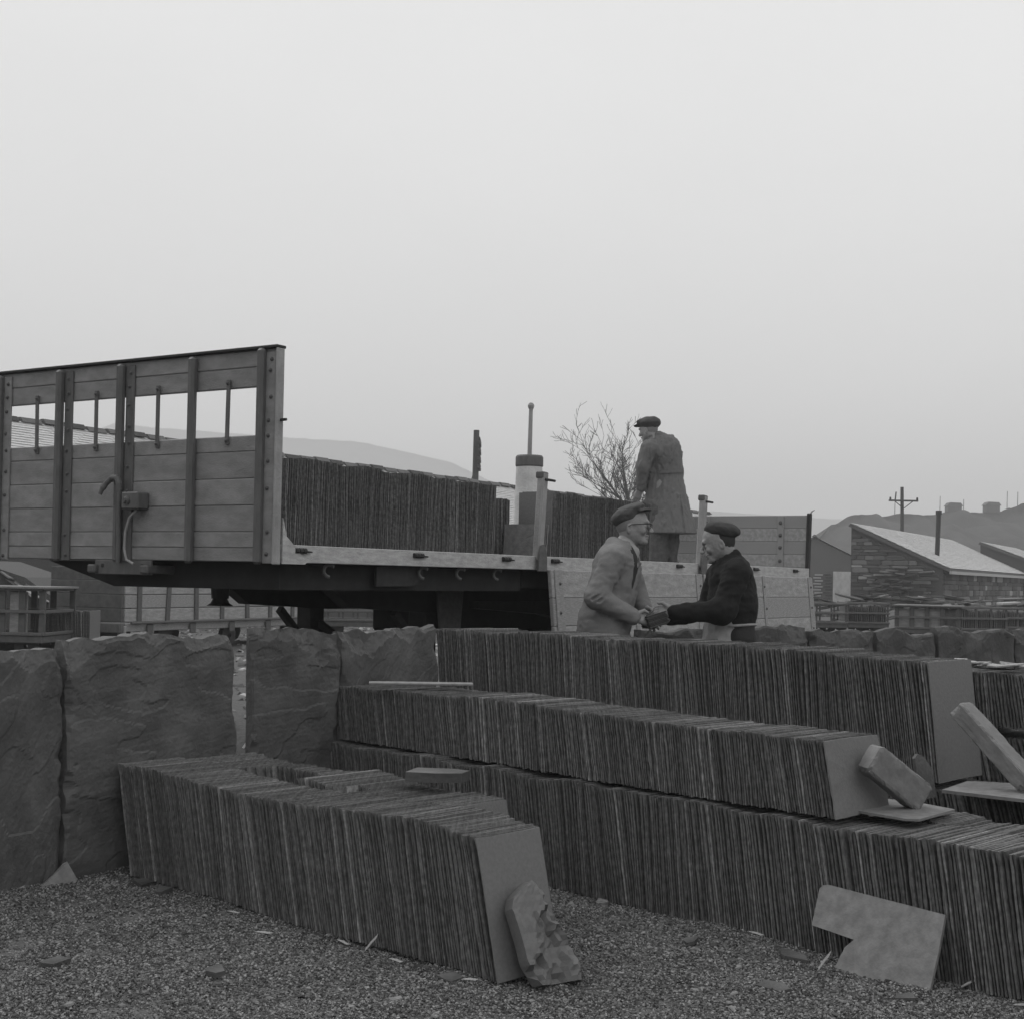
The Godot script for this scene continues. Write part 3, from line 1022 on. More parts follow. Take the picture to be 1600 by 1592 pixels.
# fills a row with slates from u0 to u1 along the parent's x
func slate_fill(parent: Node, u0: float, u1: float, z0: float, y0: float, w: float, h: float, t: float, lean_deg: float, seed_: int, wave := 0.012, shape = null, skip := []):
	var r := RandomNumberGenerator.new()
	r.seed = seed_
	var nz := FastNoiseLite.new()
	nz.seed = seed_
	nz.frequency = 1.0
	nz.fractal_octaves = 2
	var ms := slate_meshes(w, h, t)
	var u := u0
	var first := true
	var tones := [0, 0, 0, 1, 1, 1, 2, 2, 2, 3, 1, 2, 0, 0, 3, 1, 0, 1, 2, 1, 0, 2, 1, 4]
	var tone := 1
	while u < u1:
		var th := t * r.randf_range(0.8, 1.22)
		if r.randf() < 0.03:
			th *= 1.5
		var drop := false
		for s in skip:
			if u > s[0] and u < s[1]:
				drop = true
		if not drop:
			var lean := deg_to_rad(lean_deg + nz.get_noise_1d(u * 2.0 + 11.0) * 4.5 + r.randfn(0, 0.35))
			var hs := 1.0 + nz.get_noise_1d(u * 3.0 + 40.0) * 0.03 + r.randfn(0, 0.004)
			var ws := 1.0 + r.randfn(0, 0.012)
			var zz := z0 + nz.get_noise_1d(u * 3.2) * wave + r.randfn(0, 0.0022)
			if r.randf() < 0.04:
				zz -= r.randf() * 0.008
			if shape != null:
				var q: Vector3 = shape.call(u)
				hs *= q.x
				zz += q.y
				ws *= q.z
			var b := Basis(Vector3.BACK, -lean) * Basis(Vector3.UP, r.randfn(0, 0.006))
			b = b * Basis.from_scale(Vector3(th / t, hs, ws))
			if true:
				tone = tones[r.randi() % tones.size()]
			var m: Material = M["slate%d" % tone]
			if first:
				m = M.slate_face
			put("slate", ms[r.randi() % ms.size()], m, parent, Transform3D(b, Vector3(u, y0 + r.randf_range(-0.003, 0.002), zz)))
			first = false
		u += th * 1.03 + 0.0004 + absf(r.randfn(0, 0.0006))

func slate_row(called: String, label: String, tr: Transform3D, u0: float, u1: float, w: float, h: float, t: float, lean: float, seed_: int) -> Node3D:
	var s := thing(called, label, "slate stack", tr, "rows of slates stacked on edge")
	slate_fill(s, u0, u1, 0.0, -0.005, w, h, t, lean, seed_)
	return s

func build_stacks():
	# front row
	var tr := frame(Vector3(-0.013, -0.012, -4.116), Vector3(-0.735, 0, -0.678))
	var s := thing("slate_stack", "low front stack of leaning slates nearest the camera, two rows deep", "slate stack", tr, "rows of slates stacked on edge")
	var front := func(u: float) -> Vector3:
		return Vector3(1.0 + 0.03 * sin(u * 4.0), 0.012 * sin(u * 5.0), 1.0)
	slate_fill(s, 0.0, 2.0, 0.0, 0.0, 0.29, 0.438, 0.0096, 13.5, 101, 0.012, front)
	var back := func(u: float) -> Vector3:
		var gap := 0.24 * smoothstep(1.26, 1.34, u) * smoothstep(1.80, 1.66, u) + 0.13 * smoothstep(0.92, 0.95, u) * smoothstep(1.06, 1.02, u)
		return Vector3(1.0 + 0.02 * sin(u * 6.0 + 1.0), gap, 1.0 - gap / 0.37)
	slate_fill(s, 0.50, 2.0, 0.30, 0.0, 0.36, 0.432, 0.0115, 13.0, 102, 0.012, back, [[0.86, 0.875]])
	# long middle row and the shorter slates on it
	tr = frame(Vector3(1.522, -0.012, -4.042), Vector3(-0.702, 0, -0.712))
	s = thing("slate_stack", "long lower row of slates running behind the front stack to the right edge", "slate stack", tr, "rows of slates stacked on edge")
	slate_fill(s, -0.12, 3.32, 0.0, 0.0, 0.31, 0.43, 0.0102, 8.0, 103, 0.016)
	var s2 := thing("slate_stack", "pale-topped slates behind the long lower row at the right", "slate stack", tr, "rows of slates stacked on edge")
	slate_fill(s2, -0.2, 0.62, 0.335, 0.0, 0.26, 0.425, 0.0128, 10.0, 104, 0.012)
	slate_fill(s2, 0.62, 3.3, 0.335, 0.0, 0.26, 0.405, 0.03, 8.0, 105, 0.004)
	s = thing("slate_stack", "row of short slates stacked on top of the long lower row", "slate stack", tr, "rows of slates stacked on edge")
	var up := func(u: float) -> Vector3:
		return Vector3(1.0 + 0.025 * sin(u * 3.0 + 1.0), 0.02 * sin(u * 2.2 + 2.0), 1.0)
	slate_fill(s, 0.66, 3.34, 0.05, 0.438, 0.34, 0.262, 0.0094, 9.5, 106, 0.012, up)
	# rearmost tall row, with the lower tier under it
	tr = frame(Vector3(1.707, -0.012, -5.434), Vector3(-0.707, 0, -0.707))
	s = thing("slate_stack", "lower tier of slates under the rearmost tall row", "slate stack", tr, "rows of slates stacked on edge")
	slate_fill(s, -1.0, 0.55, 0.0, 0.0, 0.40, 0.428, 0.0128, 14.0, 107, 0.012)
	slate_fill(s, 0.55, 2.9, 0.02, 0.0, 0.38, 0.42, 0.03, 8.0, 108, 0.004)
	s = thing("slate_stack", "rearmost tall row of slates in front of the two talking men", "slate stack", tr, "rows of slates stacked on edge")
	var tall := func(u: float) -> Vector3:
		var step := 1.0 if u > 0.62 else (0.985 if u > 0.34 else 0.968)
		return Vector3(step, 0.0, 1.0)
	slate_fill(s, 0.0, 2.93, 0.0, 0.436, 0.36, 0.495, 0.0098, 7.0, 109, 0.012, tall)
	# two-tier stack at the right edge behind
	s = thing("slate_stack", "bottom tier of the two-tier stack at the right edge", "slate stack", tr, "rows of slates stacked on edge")
	slate_fill(s, -1.15, 0.5, 0.60, 0.0, 0.36, 0.60, 0.014, 13.0, 110, 0.012)
	s = thing("slate_stack", "top tier of the right-edge stack, strewn with pale flakes", "slate stack", tr, "rows of slates stacked on edge")
	slate_fill(s, -1.15, 0.5, 0.58, 0.615, 0.36, 0.235, 0.0125, 9.0, 111, 0.014)
	var r := RandomNumberGenerator.new()
	r.seed = 5
	for k in 34:
		var o := put("flake", flat_piece(r, r.randf_range(0.04, 0.11), 0.006), M.chip_pale if k % 3 else M.slate4, s, Transform3D(Basis(Vector3.UP, r.randf() * TAU) * Basis(Vector3.RIGHT, r.randfn(0, 0.12)), Vector3(r.randf_range(-1.0, 0.5), 0.862 + r.randf() * 0.02, r.randf_range(0.6, 0.92))))

# squared stone with split, slightly ragged faces
func rough_bar(a: Vector3, b: Vector3, w: float, h: float, up: Vector3, seed_: int) -> ArrayMesh:
	var z := (b - a).normalized()
	var x := up.cross(z).normalized()
	var y := z.cross(x)
	var nz := FastNoiseLite.new()
	nz.seed = seed_
	nz.frequency = 1.0
	nz.fractal_octaves = 3
	var half := Vector3(w, h, (b - a).length()) * 0.5
	var mid := (a + b) * 0.5
	var st := mb()
	var pt := func(q: Vector3) -> Vector3:
		var p := q * half
		# corners knocked off, faces in shallow steps
		var e := maxf(absf(q.x) + absf(q.y) - 1.86, maxf(absf(q.y) + absf(q.z) - 1.9, absf(q.x) + absf(q.z) - 1.9))
		var s := 1.0 - maxf(e, 0.0) * (0.35 + 1.2 * absf(nz.get_noise_3dv(p * 30.0)))
		var g := nz.get_noise_3dv(p * Vector3(9, 26, 9)) * 4.0
		p *= s
		p += q.sign() * (floorf(g) * 0.0006 + nz.get_noise_3dv(p * 90.0) * 0.0008)
		return mid + x * p.x + y * p.y + z * p.z
	for ax in 3:
		var a1 := (ax + 1) % 3
		var a2 := (ax + 2) % 3
		var n1 := 24 if a1 == 2 else 9
		var n2 := 24 if a2 == 2 else 9
		for sg in [-1.0, 1.0]:
			for i in n1:
				for j in n2:
					var c := []
					for k in [[0, 0], [1, 0], [1, 1], [0, 1]]:
						var q := Vector3.ZERO
						q[ax] = sg
						q[a1] = -1.0 + 2.0 * (i + k[0]) / n1
						q[a2] = -1.0 + 2.0 * (j + k[1]) / n2
						c.append(pt.call(q))
					quad(st, c[0], c[1], c[2], c[3], (c[0] + c[2]) * 0.5 - mid if ax == 2 else ([x, y, z][ax] * sg))
	return done(st)

func flat_piece(r: RandomNumberGenerator, size: float, th: float) -> ArrayMesh:
	var poly := PackedVector2Array()
	var n := 4 + r.randi() % 3
	for k in n:
		var a := TAU * (k + r.randf_range(-0.42, 0.42)) / n
		poly.append(Vector2(cos(a) * size * r.randf_range(0.5, 1.2), sin(a) * size * r.randf_range(0.4, 0.75)))
	var st := mb()
	prism(st, poly, -th / 2, th / 2, Transform3D(Basis(Vector3.RIGHT, -PI / 2), Vector3.ZERO))
	return done(st)

func plane_frame(x: Vector3, y: Vector3, n: Vector3, at: Vector3) -> Transform3D:
	return Transform3D(Basis(x, y, n), at)

func build_loose_stones():
	var r := RandomNumberGenerator.new()
	r.seed = 900
	# broken slate leaning on the long row
	var st := mb()
	prism(st, PackedVector2Array([Vector2(-0.094, 0.248), Vector2(0.327, 0.231), Vector2(0.330, 0.12), Vector2(0.328, -0.006), Vector2(0.22, -0.008), Vector2(0.12, -0.012), Vector2(-0.003, -0.006), Vector2(0.008, 0.04), Vector2(0.013, 0.052), Vector2(0.015, 0.065), Vector2(0.028, 0.08), Vector2(0.042, 0.096), Vector2(-0.12, 0.110), Vector2(-0.123, 0.23), Vector2(-0.112, 0.243)]), -0.011, 0.0)
	var o := put("broken_slate", done(st), M.slate_face_pale, self, plane_frame(Vector3(0.68, 0, 0.733), Vector3(0.275, 0.927, -0.255), Vector3(-0.68, 0.375, 0.63), Vector3(1.045, -0.006, -4.353)))
	tag(o, "large notched grey slate leaning against the long lower row", "slate")
	# pale wedge at the foot of the left-edge slab
	st = mb()
	prism(st, PackedVector2Array([Vector2(-0.006, -0.01), Vector2(0.105, 0.05), Vector2(0.135, 0.07), Vector2(0.159, 0.085), Vector2(0.185, 0.009), Vector2(0.167, -0.012), Vector2(0.075, -0.014)]), -0.03, 0.0)
	o = put("stone_flake", done(st), M.slate_face_pale, self, plane_frame(Vector3(0.608, 0, -0.794), Vector3(-0.335, 0.906, -0.257), Vector3(0.719, 0.423, 0.551), Vector3(-1.765, -0.008, -5.19)))
	tag(o, "pale pointed flake at the foot of the left-edge slab", "flake")
	# rough chunk leaning on the end of the front stack
	var ct := plane_frame(Vector3(0.869, 0, -0.495), Vector3(-0.185, 0.927, -0.325), Vector3(0.459, 0.375, 0.806), Vector3(0.105, -0.012, -4.108))
	o = put("rough_block", chunk_mesh(), M.slate_face, self, ct)
	tag(o, "rough split block leaning on the end of the front stack", "block")
	# piece lying on the front stack
	st = mb()
	prism(st, PackedVector2Array([Vector2(-0.115, -0.045), Vector2(0.0, -0.05), Vector2(0.095, -0.03), Vector2(0.115, 0.03), Vector2(0.05, 0.055), Vector2(-0.09, 0.05)]), 0.0, 0.036, Transform3D(Basis(Vector3.RIGHT, -PI / 2 + 0.05), Vector3.ZERO))
	o = put("slate_lump", done(st), M.slab_b, self, Transform3D(Basis(Vector3.UP, -0.15), Vector3(-0.26, 0.436, -5.16)))
	tag(o, "thick grey lump lying on top of the front stack", "lump")
	# thin strip on the short slates
	o = put("slate_strip", box(Vector3.ZERO, Vector3(0.47, 0.010, 0.05), 0.002), M.slate_face_pale, self, Transform3D(Basis(Vector3.UP, 0.08) * Basis(Vector3.RIGHT, 0.08), Vector3(-0.40, 0.712, -6.24)))
	tag(o, "long thin slate strip lying on the row of short slates", "strip")
	# flat slate, block on it and dark shard beside it
	st = mb()
	prism(st, PackedVector2Array([Vector2(1.132, 4.70), Vector2(1.30, 4.50), Vector2(1.345, 4.495), Vector2(1.53, 4.71), Vector2(1.44, 4.85), Vector2(1.33, 4.93)]), 0.0, 0.008, Transform3D(Basis(Vector3(1, 0, 0), Vector3(0, 0, -1), Vector3(0, 1, 0)), Vector3(0, 0.432, 0)))
	o = put("flat_slate", done(st), M.slate_face_pale, self)
	tag(o, "flat slate lying under the small leaning block", "slate")
	st = mb()
	var a := Vector3(1.42, 0.470, -4.735)
	var b := Vector3(1.215, 0.622, -4.640)
	o = put("stone_block", rough_bar(a, b, 0.07, 0.105, Vector3(0.15, 1, 0.0), 21), M.slate_face_pale, self)
	tag(o, "small squared block leaning on the end of the short slates", "block")
	st = mb()
	prism(st, PackedVector2Array([Vector2(0, 0), Vector2(0.11, 0), Vector2(0.115, 0.10), Vector2(0.07, 0.15), Vector2(0.03, 0.165), Vector2(0.005, 0.15)]), -0.012, 0.0)
	o = put("slate_shard", done(st), M.slab, self, Transform3D(Basis(Vector3.UP, 0.75) * Basis(Vector3.RIGHT, -0.2), Vector3(1.50, 0.424, -5.0)))
	tag(o, "dark upright shard behind the small leaning block", "shard")
	# plank-like slate with the beam standing on it
	st = mb()
	prism(st, PackedVector2Array([Vector2(1.62, 5.14), Vector2(1.88, 4.93), Vector2(2.35, 5.05), Vector2(2.2, 5.3), Vector2(1.80, 5.39)]), 0.0, 0.012, Transform3D(Basis(Vector3(1, 0, 0), Vector3(0, 0, -1), Vector3(0, 1, 0)), Vector3(0, 0.430, 0)))
	o = put("flat_slate", done(st), M.slate_face_pale, self)
	tag(o, "pale flat slate under the foot of the long leaning beam", "slate")
	st = mb()
	o = put("stone_beam", rough_bar(Vector3(1.935, 0.468, -5.10), Vector3(1.735, 0.735, -5.30), 0.092, 0.072, Vector3(0.25, 0.9, 0.3), 22), M.slate_face_pale, self)
	tag(o, "long squared slate beam leaning at the right edge", "beam")
	# single pieces on the ground
	var bits := [
		[Vector3(0.93, 0, -4.47), 0.075, 0.010, "slab", "dark flat shard on the ground left of the notched slate"],
		[Vector3(0.80, 0, -4.09), 0.06, 0.008, "slab_b", "flat grey shard at the bottom, below the notched slate"],
		[Vector3(1.17, 0, -4.02), 0.055, 0.008, "slab_b", "flat shard at the bottom right, below the notched slate's corner"],
		[Vector3(0.63, 0, -4.66), 0.05, 0.012, "slab", "small dark shard on the path between front stack and long row"],
		[Vector3(0.36, 0, -5.15), 0.05, 0.012, "slate3", "grey shard in the gap behind the leaning rough block"],
		[Vector3(-1.37, 0, -4.22), 0.06, 0.012, "slab", "thin dark shard on the gravel near the left edge"],
		[Vector3(-0.86, 0, -4.13), 0.045, 0.014, "slab", "small dark shard on the gravel below the front stack's middle"],
		[Vector3(-0.16, 0, -4.14), 0.06, 0.006, "slab_b", "flat shard by the near foot of the front stack"],
		[Vector3(-1.40, 0, -5.36), 0.07, 0.012, "slab", "dark shard wedged at the far foot of the front stack"],
		[Vector3(-1.29, 0, -5.22), 0.06, 0.014, "slab_b", "small lump at the far foot of the front stack"]]
	for q in bits:
		var p: Vector3 = q[0]
		p.y = gh(p.x, p.z) + q[2] * 0.5 + 0.004
		o = put("ground_shard", flat_piece(r, q[1], q[2]), M[q[3]], self, Transform3D(Basis(Vector3.UP, r.randf() * TAU) * Basis(Vector3.RIGHT, r.randfn(0, 0.08)), p))
		tag(o, q[4], "shard", "single slate shards on the gravel")
	# pale splinters along the foot of the rows
	var places := [
		[Vector3(-0.97, 0, -4.95), 0.0, "pale splinter at the front stack's foot, farthest from the camera"],
		[Vector3(-0.79, 0, -4.93), 1.2, "pale splinter standing upright against the front stack"],
		[Vector3(-0.80, 0, -4.60), 0.1, "pale splinter lying loose on the gravel before the front stack"],
		[Vector3(-0.53, 0, -4.56), -0.1, "pale splinter at the foot of the front stack's middle"],
		[Vector3(-0.43, 0, -4.46), 0.9, "pale splinter propped aslant on the front stack"],
		[Vector3(-0.34, 0, -4.37), 0.0, "pale splinter at the front stack's foot, nearer the camera"],
		[Vector3(-0.10, 0, -4.13), 0.1, "pale splinter by the near end of the front stack"],
		[Vector3(1.40, 0, -4.16), 0.6, "stubby pale splinter right of the notched slate"],
		[Vector3(1.50, 0, -4.0), -0.1, "long pale splinter at the lower right corner"],
		[Vector3(0.86, 0, -4.72), 0.0, "pale splinter at the long row's foot, left of the notched slate"],
		[Vector3(1.0, 0, -4.32), 0.9, "pale splinter beside the notched slate's foot"]]
	for k in places.size():
		var p: Vector3 = places[k][0]
		var tip: float = places[k][1]
		var ln := r.randf_range(0.035, 0.085)
		p.y = gh(p.x, p.z) + 0.008
		st = mb()
		prism(st, PackedVector2Array([Vector2(-ln / 2, -0.002), Vector2(ln * 0.3, -0.006), Vector2(ln / 2, -0.001), Vector2(ln * 0.05, 0.003), Vector2(-ln * 0.3, 0.002)]), -0.0015, 0.0015)
		o = put("splinter", done(st), M.chip_pale, self, Transform3D(Basis(Vector3.UP, r.randf_range(-1.2, 0.6)) * Basis(Vector3.BACK, tip) * Basis(Vector3.RIGHT, -0.8), p + Vector3(0, ln * 0.4 * absf(sin(tip)), 0)))
		tag(o, places[k][2], "splinter", "pale splinters along the slate rows")

func chunk_mesh() -> ArrayMesh:
	# elongated block, flat dressed flank, torn stepped front
	var nz := FastNoiseLite.new()
	nz.seed = 8
	nz.frequency = 1.0
	nz.fractal_octaves = 3
	var nx := 11
	var ny := 20
	var left := [Vector2(-0.002, 0.0), Vector2(-0.037, 0.067), Vector2(-0.042, 0.124), Vector2(-0.061, 0.23), Vector2(-0.047, 0.266), Vector2(0.02, 0.306)]
	var right := [Vector2(0.162, 0.0), Vector2(0.158, 0.03), Vector2(0.134, 0.123), Vector2(0.075, 0.235), Vector2(0.047, 0.288), Vector2(0.027, 0.306)]
	var at := func(line: Array, y: float) -> float:
		for k in line.size() - 1:
			if y <= line[k + 1].y:
				return lerpf(line[k].x, line[k + 1].x, clampf((y - line[k].y) / (line[k + 1].y - line[k].y), 0, 1))
		return line[-1].x
	var g := []
	for j in ny + 1:
		var row := []
		var y := 0.306 * j / ny
		var xl: float = at.call(left, y)
		var xr: float = at.call(right, y)
		for i in nx + 1:
			var s := float(i) / nx
			var x := lerpf(xl, xr, s)
			var z := 0.006 * nz.get_noise_2d(x * 30.0, y * 12.0)
			# smooth dressed upper-left flat, torn lower right
			var tear := smoothstep(-0.05, 0.06, nz.get_noise_2d(x * 9.0 + 4.0, y * 7.0) + (0.16 - y) * 5.0 + (s - 0.5) * 0.9)
			var q := (nz.get_noise_2d(x * 13.0 + y * 5.0, y * 5.0 - x * 7.0) + 0.5) * 3.6
			z -= tear * (0.010 + 0.011 * floorf(q) + 0.011 * smoothstep(0.0, 0.12, q - floorf(q)))
			if s > 0.86:
				z -= (s - 0.86) * 0.05
			row.append(Vector3(x, y, z + 0.03))
		g.append(row)
	var st := SurfaceTool.new()
	st.begin(Mesh.PRIMITIVE_TRIANGLES)
	st.set_smooth_group(-1)
	for j in ny:
		for i in nx:
			quad(st, g[j][i], g[j][i + 1], g[j + 1][i + 1], g[j + 1][i], Vector3.BACK)
	st.set_smooth_group(-1)
	var loop := []
	for i in nx:
		loop.append(g[0][i])
	for j in ny:
		loop.append(g[j][nx])
	for i in range(nx, 0, -1):
		loop.append(g[ny][i])
	for j in range(ny, 0, -1):
		loop.append(g[j][0])
	for k in loop.size():
		var a: Vector3 = loop[k]
		var b: Vector3 = loop[(k + 1) % loop.size()]
		quad(st, a, b, Vector3(b.x * 0.9, b.y, -0.035), Vector3(a.x * 0.9, a.y, -0.035), Vector3(a.x - 0.05, a.y - 0.15, 0))
		tri(st, Vector3(a.x * 0.9, a.y, -0.035), Vector3(b.x * 0.9, b.y, -0.035), Vector3(0.05, 0.15, -0.035), Vector3.FORWARD)
	st.generate_normals()
	return st.commit()

# ---------------------------------------------------------------- the trailer (x to the rear, z towards the near side, far side at z = -2.35)
var BED := Transform3D()

func bolt(parent: Node, at: Vector3, b: Basis, rad := 0.012):
	var st := mb()
	lathe(st, at, [Vector2(rad * 1.5, 0), Vector2(rad * 1.5, 0.003), Vector2(rad, 0.004), Vector2(rad * 0.9, 0.010), Vector2(rad * 0.5, 0.013), Vector2(0, 0.013)], 8, b)
	put("bolt", done(st), M.iron_mid, parent)

func build_trailer():
	BED = frame(Vector3(-1.27, 0, -7.49), Vector3(0.539, 0, -0.842))
	var t := thing("flat_trailer", "long flat semi-trailer with tall planked headboard, loaded with slates", "trailer", BED)
	var W := 2.35
	var L := 8.1
	var top := 2.421
	var fwd := Basis(Vector3.BACK, PI / 2)   # y turned to -x
	var side := Basis(Vector3.RIGHT, PI / 2)  # y turned to +z
	# headboard
	var hb := Node3D.new()
	hb.name = "headboard"
	t.add_child(hb)
	var cuts := [[0.0, 0.094], [0.094, 0.204], [0.469, 0.557], [0.557, 0.707], [0.707, 0.853], [0.853, 0.999], [0.999, 1.087], [1.087, 1.163]]
	var r := RandomNumberGenerator.new()
	r.seed = 44
	for k in cuts.size():
		var c: Array = cuts[k]
		put("plank", box(Vector3(-0.02 + r.randf_range(-0.0015, 0.0015), top - (c[0] + c[1]) / 2, -W / 2), Vector3(0.034, c[1] - c[0] - 0.0006, W - 0.02), 0.005), M.paint_grey if k % 2 else M.paint_grey_b, hb)
	put("top_rail", box(Vector3(-0.025, top + 0.008, -W / 2), Vector3(0.075, 0.016, W + 0.02), 0.003), M.iron_dark, hb)
	for z in [-0.10, -0.625, -1.215, -1.755, -2.325]:
		var st := mb()
		var hgt := top - 1.245 - (0.012 if z < -0.3 else 0.0)
		bx(st, Vector3(-0.062, 1.245 + hgt / 2, z), Vector3(0.05, hgt, 0.05), 0.014)
		put("stake", done(st), M.post_grey, hb)
	for z in [-1.150, -1.690, -0.045, -2.270]:
		var s := put("strap", box(Vector3(-0.043, 1.25 + 0.575, z), Vector3(0.012, 1.15, 0.072), 0.003), M.post_grey if z < -1 and z > -2 else M.paint_grey, hb)
		for y in [1.29, 1.42, 1.66, 1.79, 1.93, 2.03, 2.17, 2.28, 2.37]:
			bolt(s, Vector3(-0.049, y + r.randf_range(-0.02, 0.02), z + r.randf_range(-0.008, 0.008)), fwd, 0.008)
	for z in [-0.36, -0.915, -1.44, -1.98]:
		var s := put("window_bar", box(Vector3(-0.047, top - 0.335, z), Vector3(0.010, 0.36, 0.028), 0.002, Basis(Vector3.RIGHT, r.randf_range(-0.02, 0.02))), M.post_grey, hb)
		bolt(s, Vector3(-0.052, top - 0.175, z), fwd, 0.007)
		bolt(s, Vector3(-0.052, top - 0.492, z), fwd, 0.009)
	# near and far corner posts with their foot gussets
	for z in [0.0, -W]:
		put("corner_post", box(Vector3(-0.028, (top + 1.245) / 2, z + (0.004 if z == 0.0 else -0.004)), Vector3(0.062, top - 1.245, 0.012), 0.004), M.post_pale, hb)
	var st := mb()
	prism(st, PackedVector2Array([Vector2(0.0145, 1.50), Vector2(0.0145, 1.25), Vector2(0.20, 1.25), Vector2(0.22, 1.262), Vector2(0.08, 1.375), Vector2(0.045, 1.40), Vector2(0.03, 1.45)]), 0.002, 0.014)
	put("corner_gusset", done(st), M.rail_pale, hb)
	st = mb()
	tube(st, [Vector3(-0.02, 2.03, 0.01), Vector3(-0.02, 2.03, 0.05)], [0.008, 0.008], 8)
	put("pin", done(st), M.iron_dark, hb)
	# air pipe, coupling and box
	var ap := Node3D.new()
	ap.name = "air_pipe"
	t.add_child(ap)
	st = mb()
	tube(st, [Vector3(-0.10, 1.24, -1.16), Vector3(-0.10, 1.66, -1.165)], [0.013, 0.013], 10)
	tube(st, [Vector3(-0.10, 1.66, -1.165), Vector3(-0.10, 1.70, -1.165), Vector3(-0.10, 1.735, -1.185), Vector3(-0.10, 1.735, -1.23), Vector3(-0.11, 1.705, -1.265), Vector3(-0.12, 1.675, -1.285)], [0.016, 0.018, 0.02, 0.019, 0.017, 0.02], 10)
	tube(st, [Vector3(-0.12, 1.675, -1.285), Vector3(-0.125, 1.64, -1.30)], [0.014, 0.013], 8)
	put("pipe", done(st), M.post_grey, ap)
	st = mb()
	tube(st, [Vector3(-0.085, 1.55, -1.03), Vector3(-0.09, 1.50, -1.085), Vector3(-0.09, 1.42, -1.115), Vector3(-0.09, 1.32, -1.12), Vector3(-0.09, 1.26, -1.10), Vector3(-0.09, 1.235, -1.04)], [0.008, 0.008, 0.008, 0.008, 0.008, 0.008], 8)
	put("thin_pipe", done(st), M.post_pale, ap)
	var jb := put("junction_box", box(Vector3(-0.085, 1.60, -1.045), Vector3(0.09, 0.10, 0.14), 0.008), M.post_grey, ap)
	st = mb()
	lathe(st, Vector3(-0.13, 1.60, -1.06), [Vector2(0.026, 0), Vector2(0.026, 0.012), Vector2(0.016, 0.016), Vector2(0.014, 0.03), Vector2(0, 0.03)], 12, fwd)
	put("socket", done(st), M.iron_mid, jb)
	st = mb()
	bx(st, Vector3(-0.03, 1.215, -1.19), Vector3(0.02, 0.085, 0.48), 0.004)
	var plate := put("bracket_plate", done(st), M.post_grey, t)
	for z in [-1.02, -1.36]:
		put("painted_hole", box(Vector3(-0.042, 1.225, z), Vector3(0.006, 0.022, 0.022), 0.004), M.iron_dark, plate)  # dark blocks painting the shade inside the plate's open holes
	for z in [-0.98, -1.43]:
		put("chassis_tip", box(Vector3(0.18, 1.205, z), Vector3(0.5, 0.05, 0.07), 0.008), M.iron_mid, t)
	# bed
	put("side_rail", box(Vector3(L / 2 + 0.012, 1.307, -0.03), Vector3(L - 0.02, 0.098, 0.06), 0.004), M.rail_pale, t)
	put("side_rail", box(Vector3(L / 2 + 0.012, 1.307, -W + 0.03), Vector3(L - 0.02, 0.098, 0.06), 0.004), M.rail_pale, t)
	for k in 12:
		put("floor_plank", box(Vector3(L / 2, 1.338, -0.155 - k * 0.186), Vector3(L - 0.04, 0.03, 0.18), 0.003), M.board_pale_b, t)
	for k in 14:
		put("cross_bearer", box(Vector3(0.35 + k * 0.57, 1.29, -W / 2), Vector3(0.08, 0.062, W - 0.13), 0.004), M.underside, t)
	# under frame
	st = mb()
	prism(st, PackedVector2Array([Vector2(-0.12, 1.252), Vector2(-0.12, 1.105), Vector2(-1.46, 1.10), Vector2(-2.07, 1.252)]), -2.66, -0.14, Transform3D(Basis(Vector3(0, 0, 1), Vector3.UP, Vector3(-1, 0, 0)), Vector3.ZERO))
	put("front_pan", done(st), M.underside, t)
	for z in [-0.72, -1.63]:
		st = mb()
		prism(st, PackedVector2Array([Vector2(1.25, 1.098), Vector2(1.45, 0.98), Vector2(2.3, 0.94), Vector2(7.9, 0.92), Vector2(7.9, 1.255), Vector2(2.67, 1.255), Vector2(2.67, 1.098)]), z - 0.05, z + 0.05)
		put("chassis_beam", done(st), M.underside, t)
	st = mb()
	bx(st, Vector3(3.9, 1.19, -0.16), Vector3(2.4, 0.13, 0.05), 0.006)
	put("outer_beam", done(st), M.underside, t)
	st = mb()
	prism(st, PackedVector2Array([Vector2(0.95, 1.255), Vector2(1.42, 1.255), Vector2(1.42, 1.20), Vector2(1.33, 1.135), Vector2(0.95, 1.13)]), -0.09, -0.07)
	put("side_bracket", done(st), M.iron_dark, t)
	for z in [-0.77, -1.67]:
		var x := 2.38 if z > -1 else 2.2
		st = mb()
		bx(st, Vector3(x, 0.62, z), Vector3(0.15, 0.95, 0.15), 0.012)
		bx(st, Vector3(x, 0.18, z), Vector3(0.11, 0.30, 0.11), 0.01)
		bx(st, Vector3(x, 0.02, z), Vector3(0.28, 0.06, 0.28), 0.01)
		put("landing_leg", done(st), M.iron_dark, t)
		st = mb()
		bar(st, Vector3(x + 0.02, 0.62, z), Vector3(x - 0.34, 0.94, z), 0.045, 0.05)
		put("brace", done(st), M.iron_dark, t)
	# curved guard plate beside the near leg
	st = mb()
	prism(st, PackedVector2Array([Vector2(2.30, 1.10), Vector2(2.62, 1.10), Vector2(2.58, 0.75), Vector2(2.50, 0.55), Vector2(2.42, 0.5), Vector2(2.36, 0.7)]), -0.60, -0.58)
	put("guard_plate", done(st), M.iron_mid, t)
	st = mb()
	bar(st, Vector3(2.3, 0.66, -0.77), Vector3(2.12, 0.66, -1.67), 0.06, 0.06)
	bar(st, Vector3(2.36, 0.3, -0.77), Vector3(2.22, 0.85, -1.63), 0.05, 0.05)
	put("leg_crossbar", done(st), M.iron_dark, t)
	put("shade_filler", box(Vector3(3.55, 0.93, -1.17), Vector3(1.5, 0.32, 0.8), 0.02), M.underside, t)  # made-up dark box, added to deepen the shade under the bed
	st = mb()
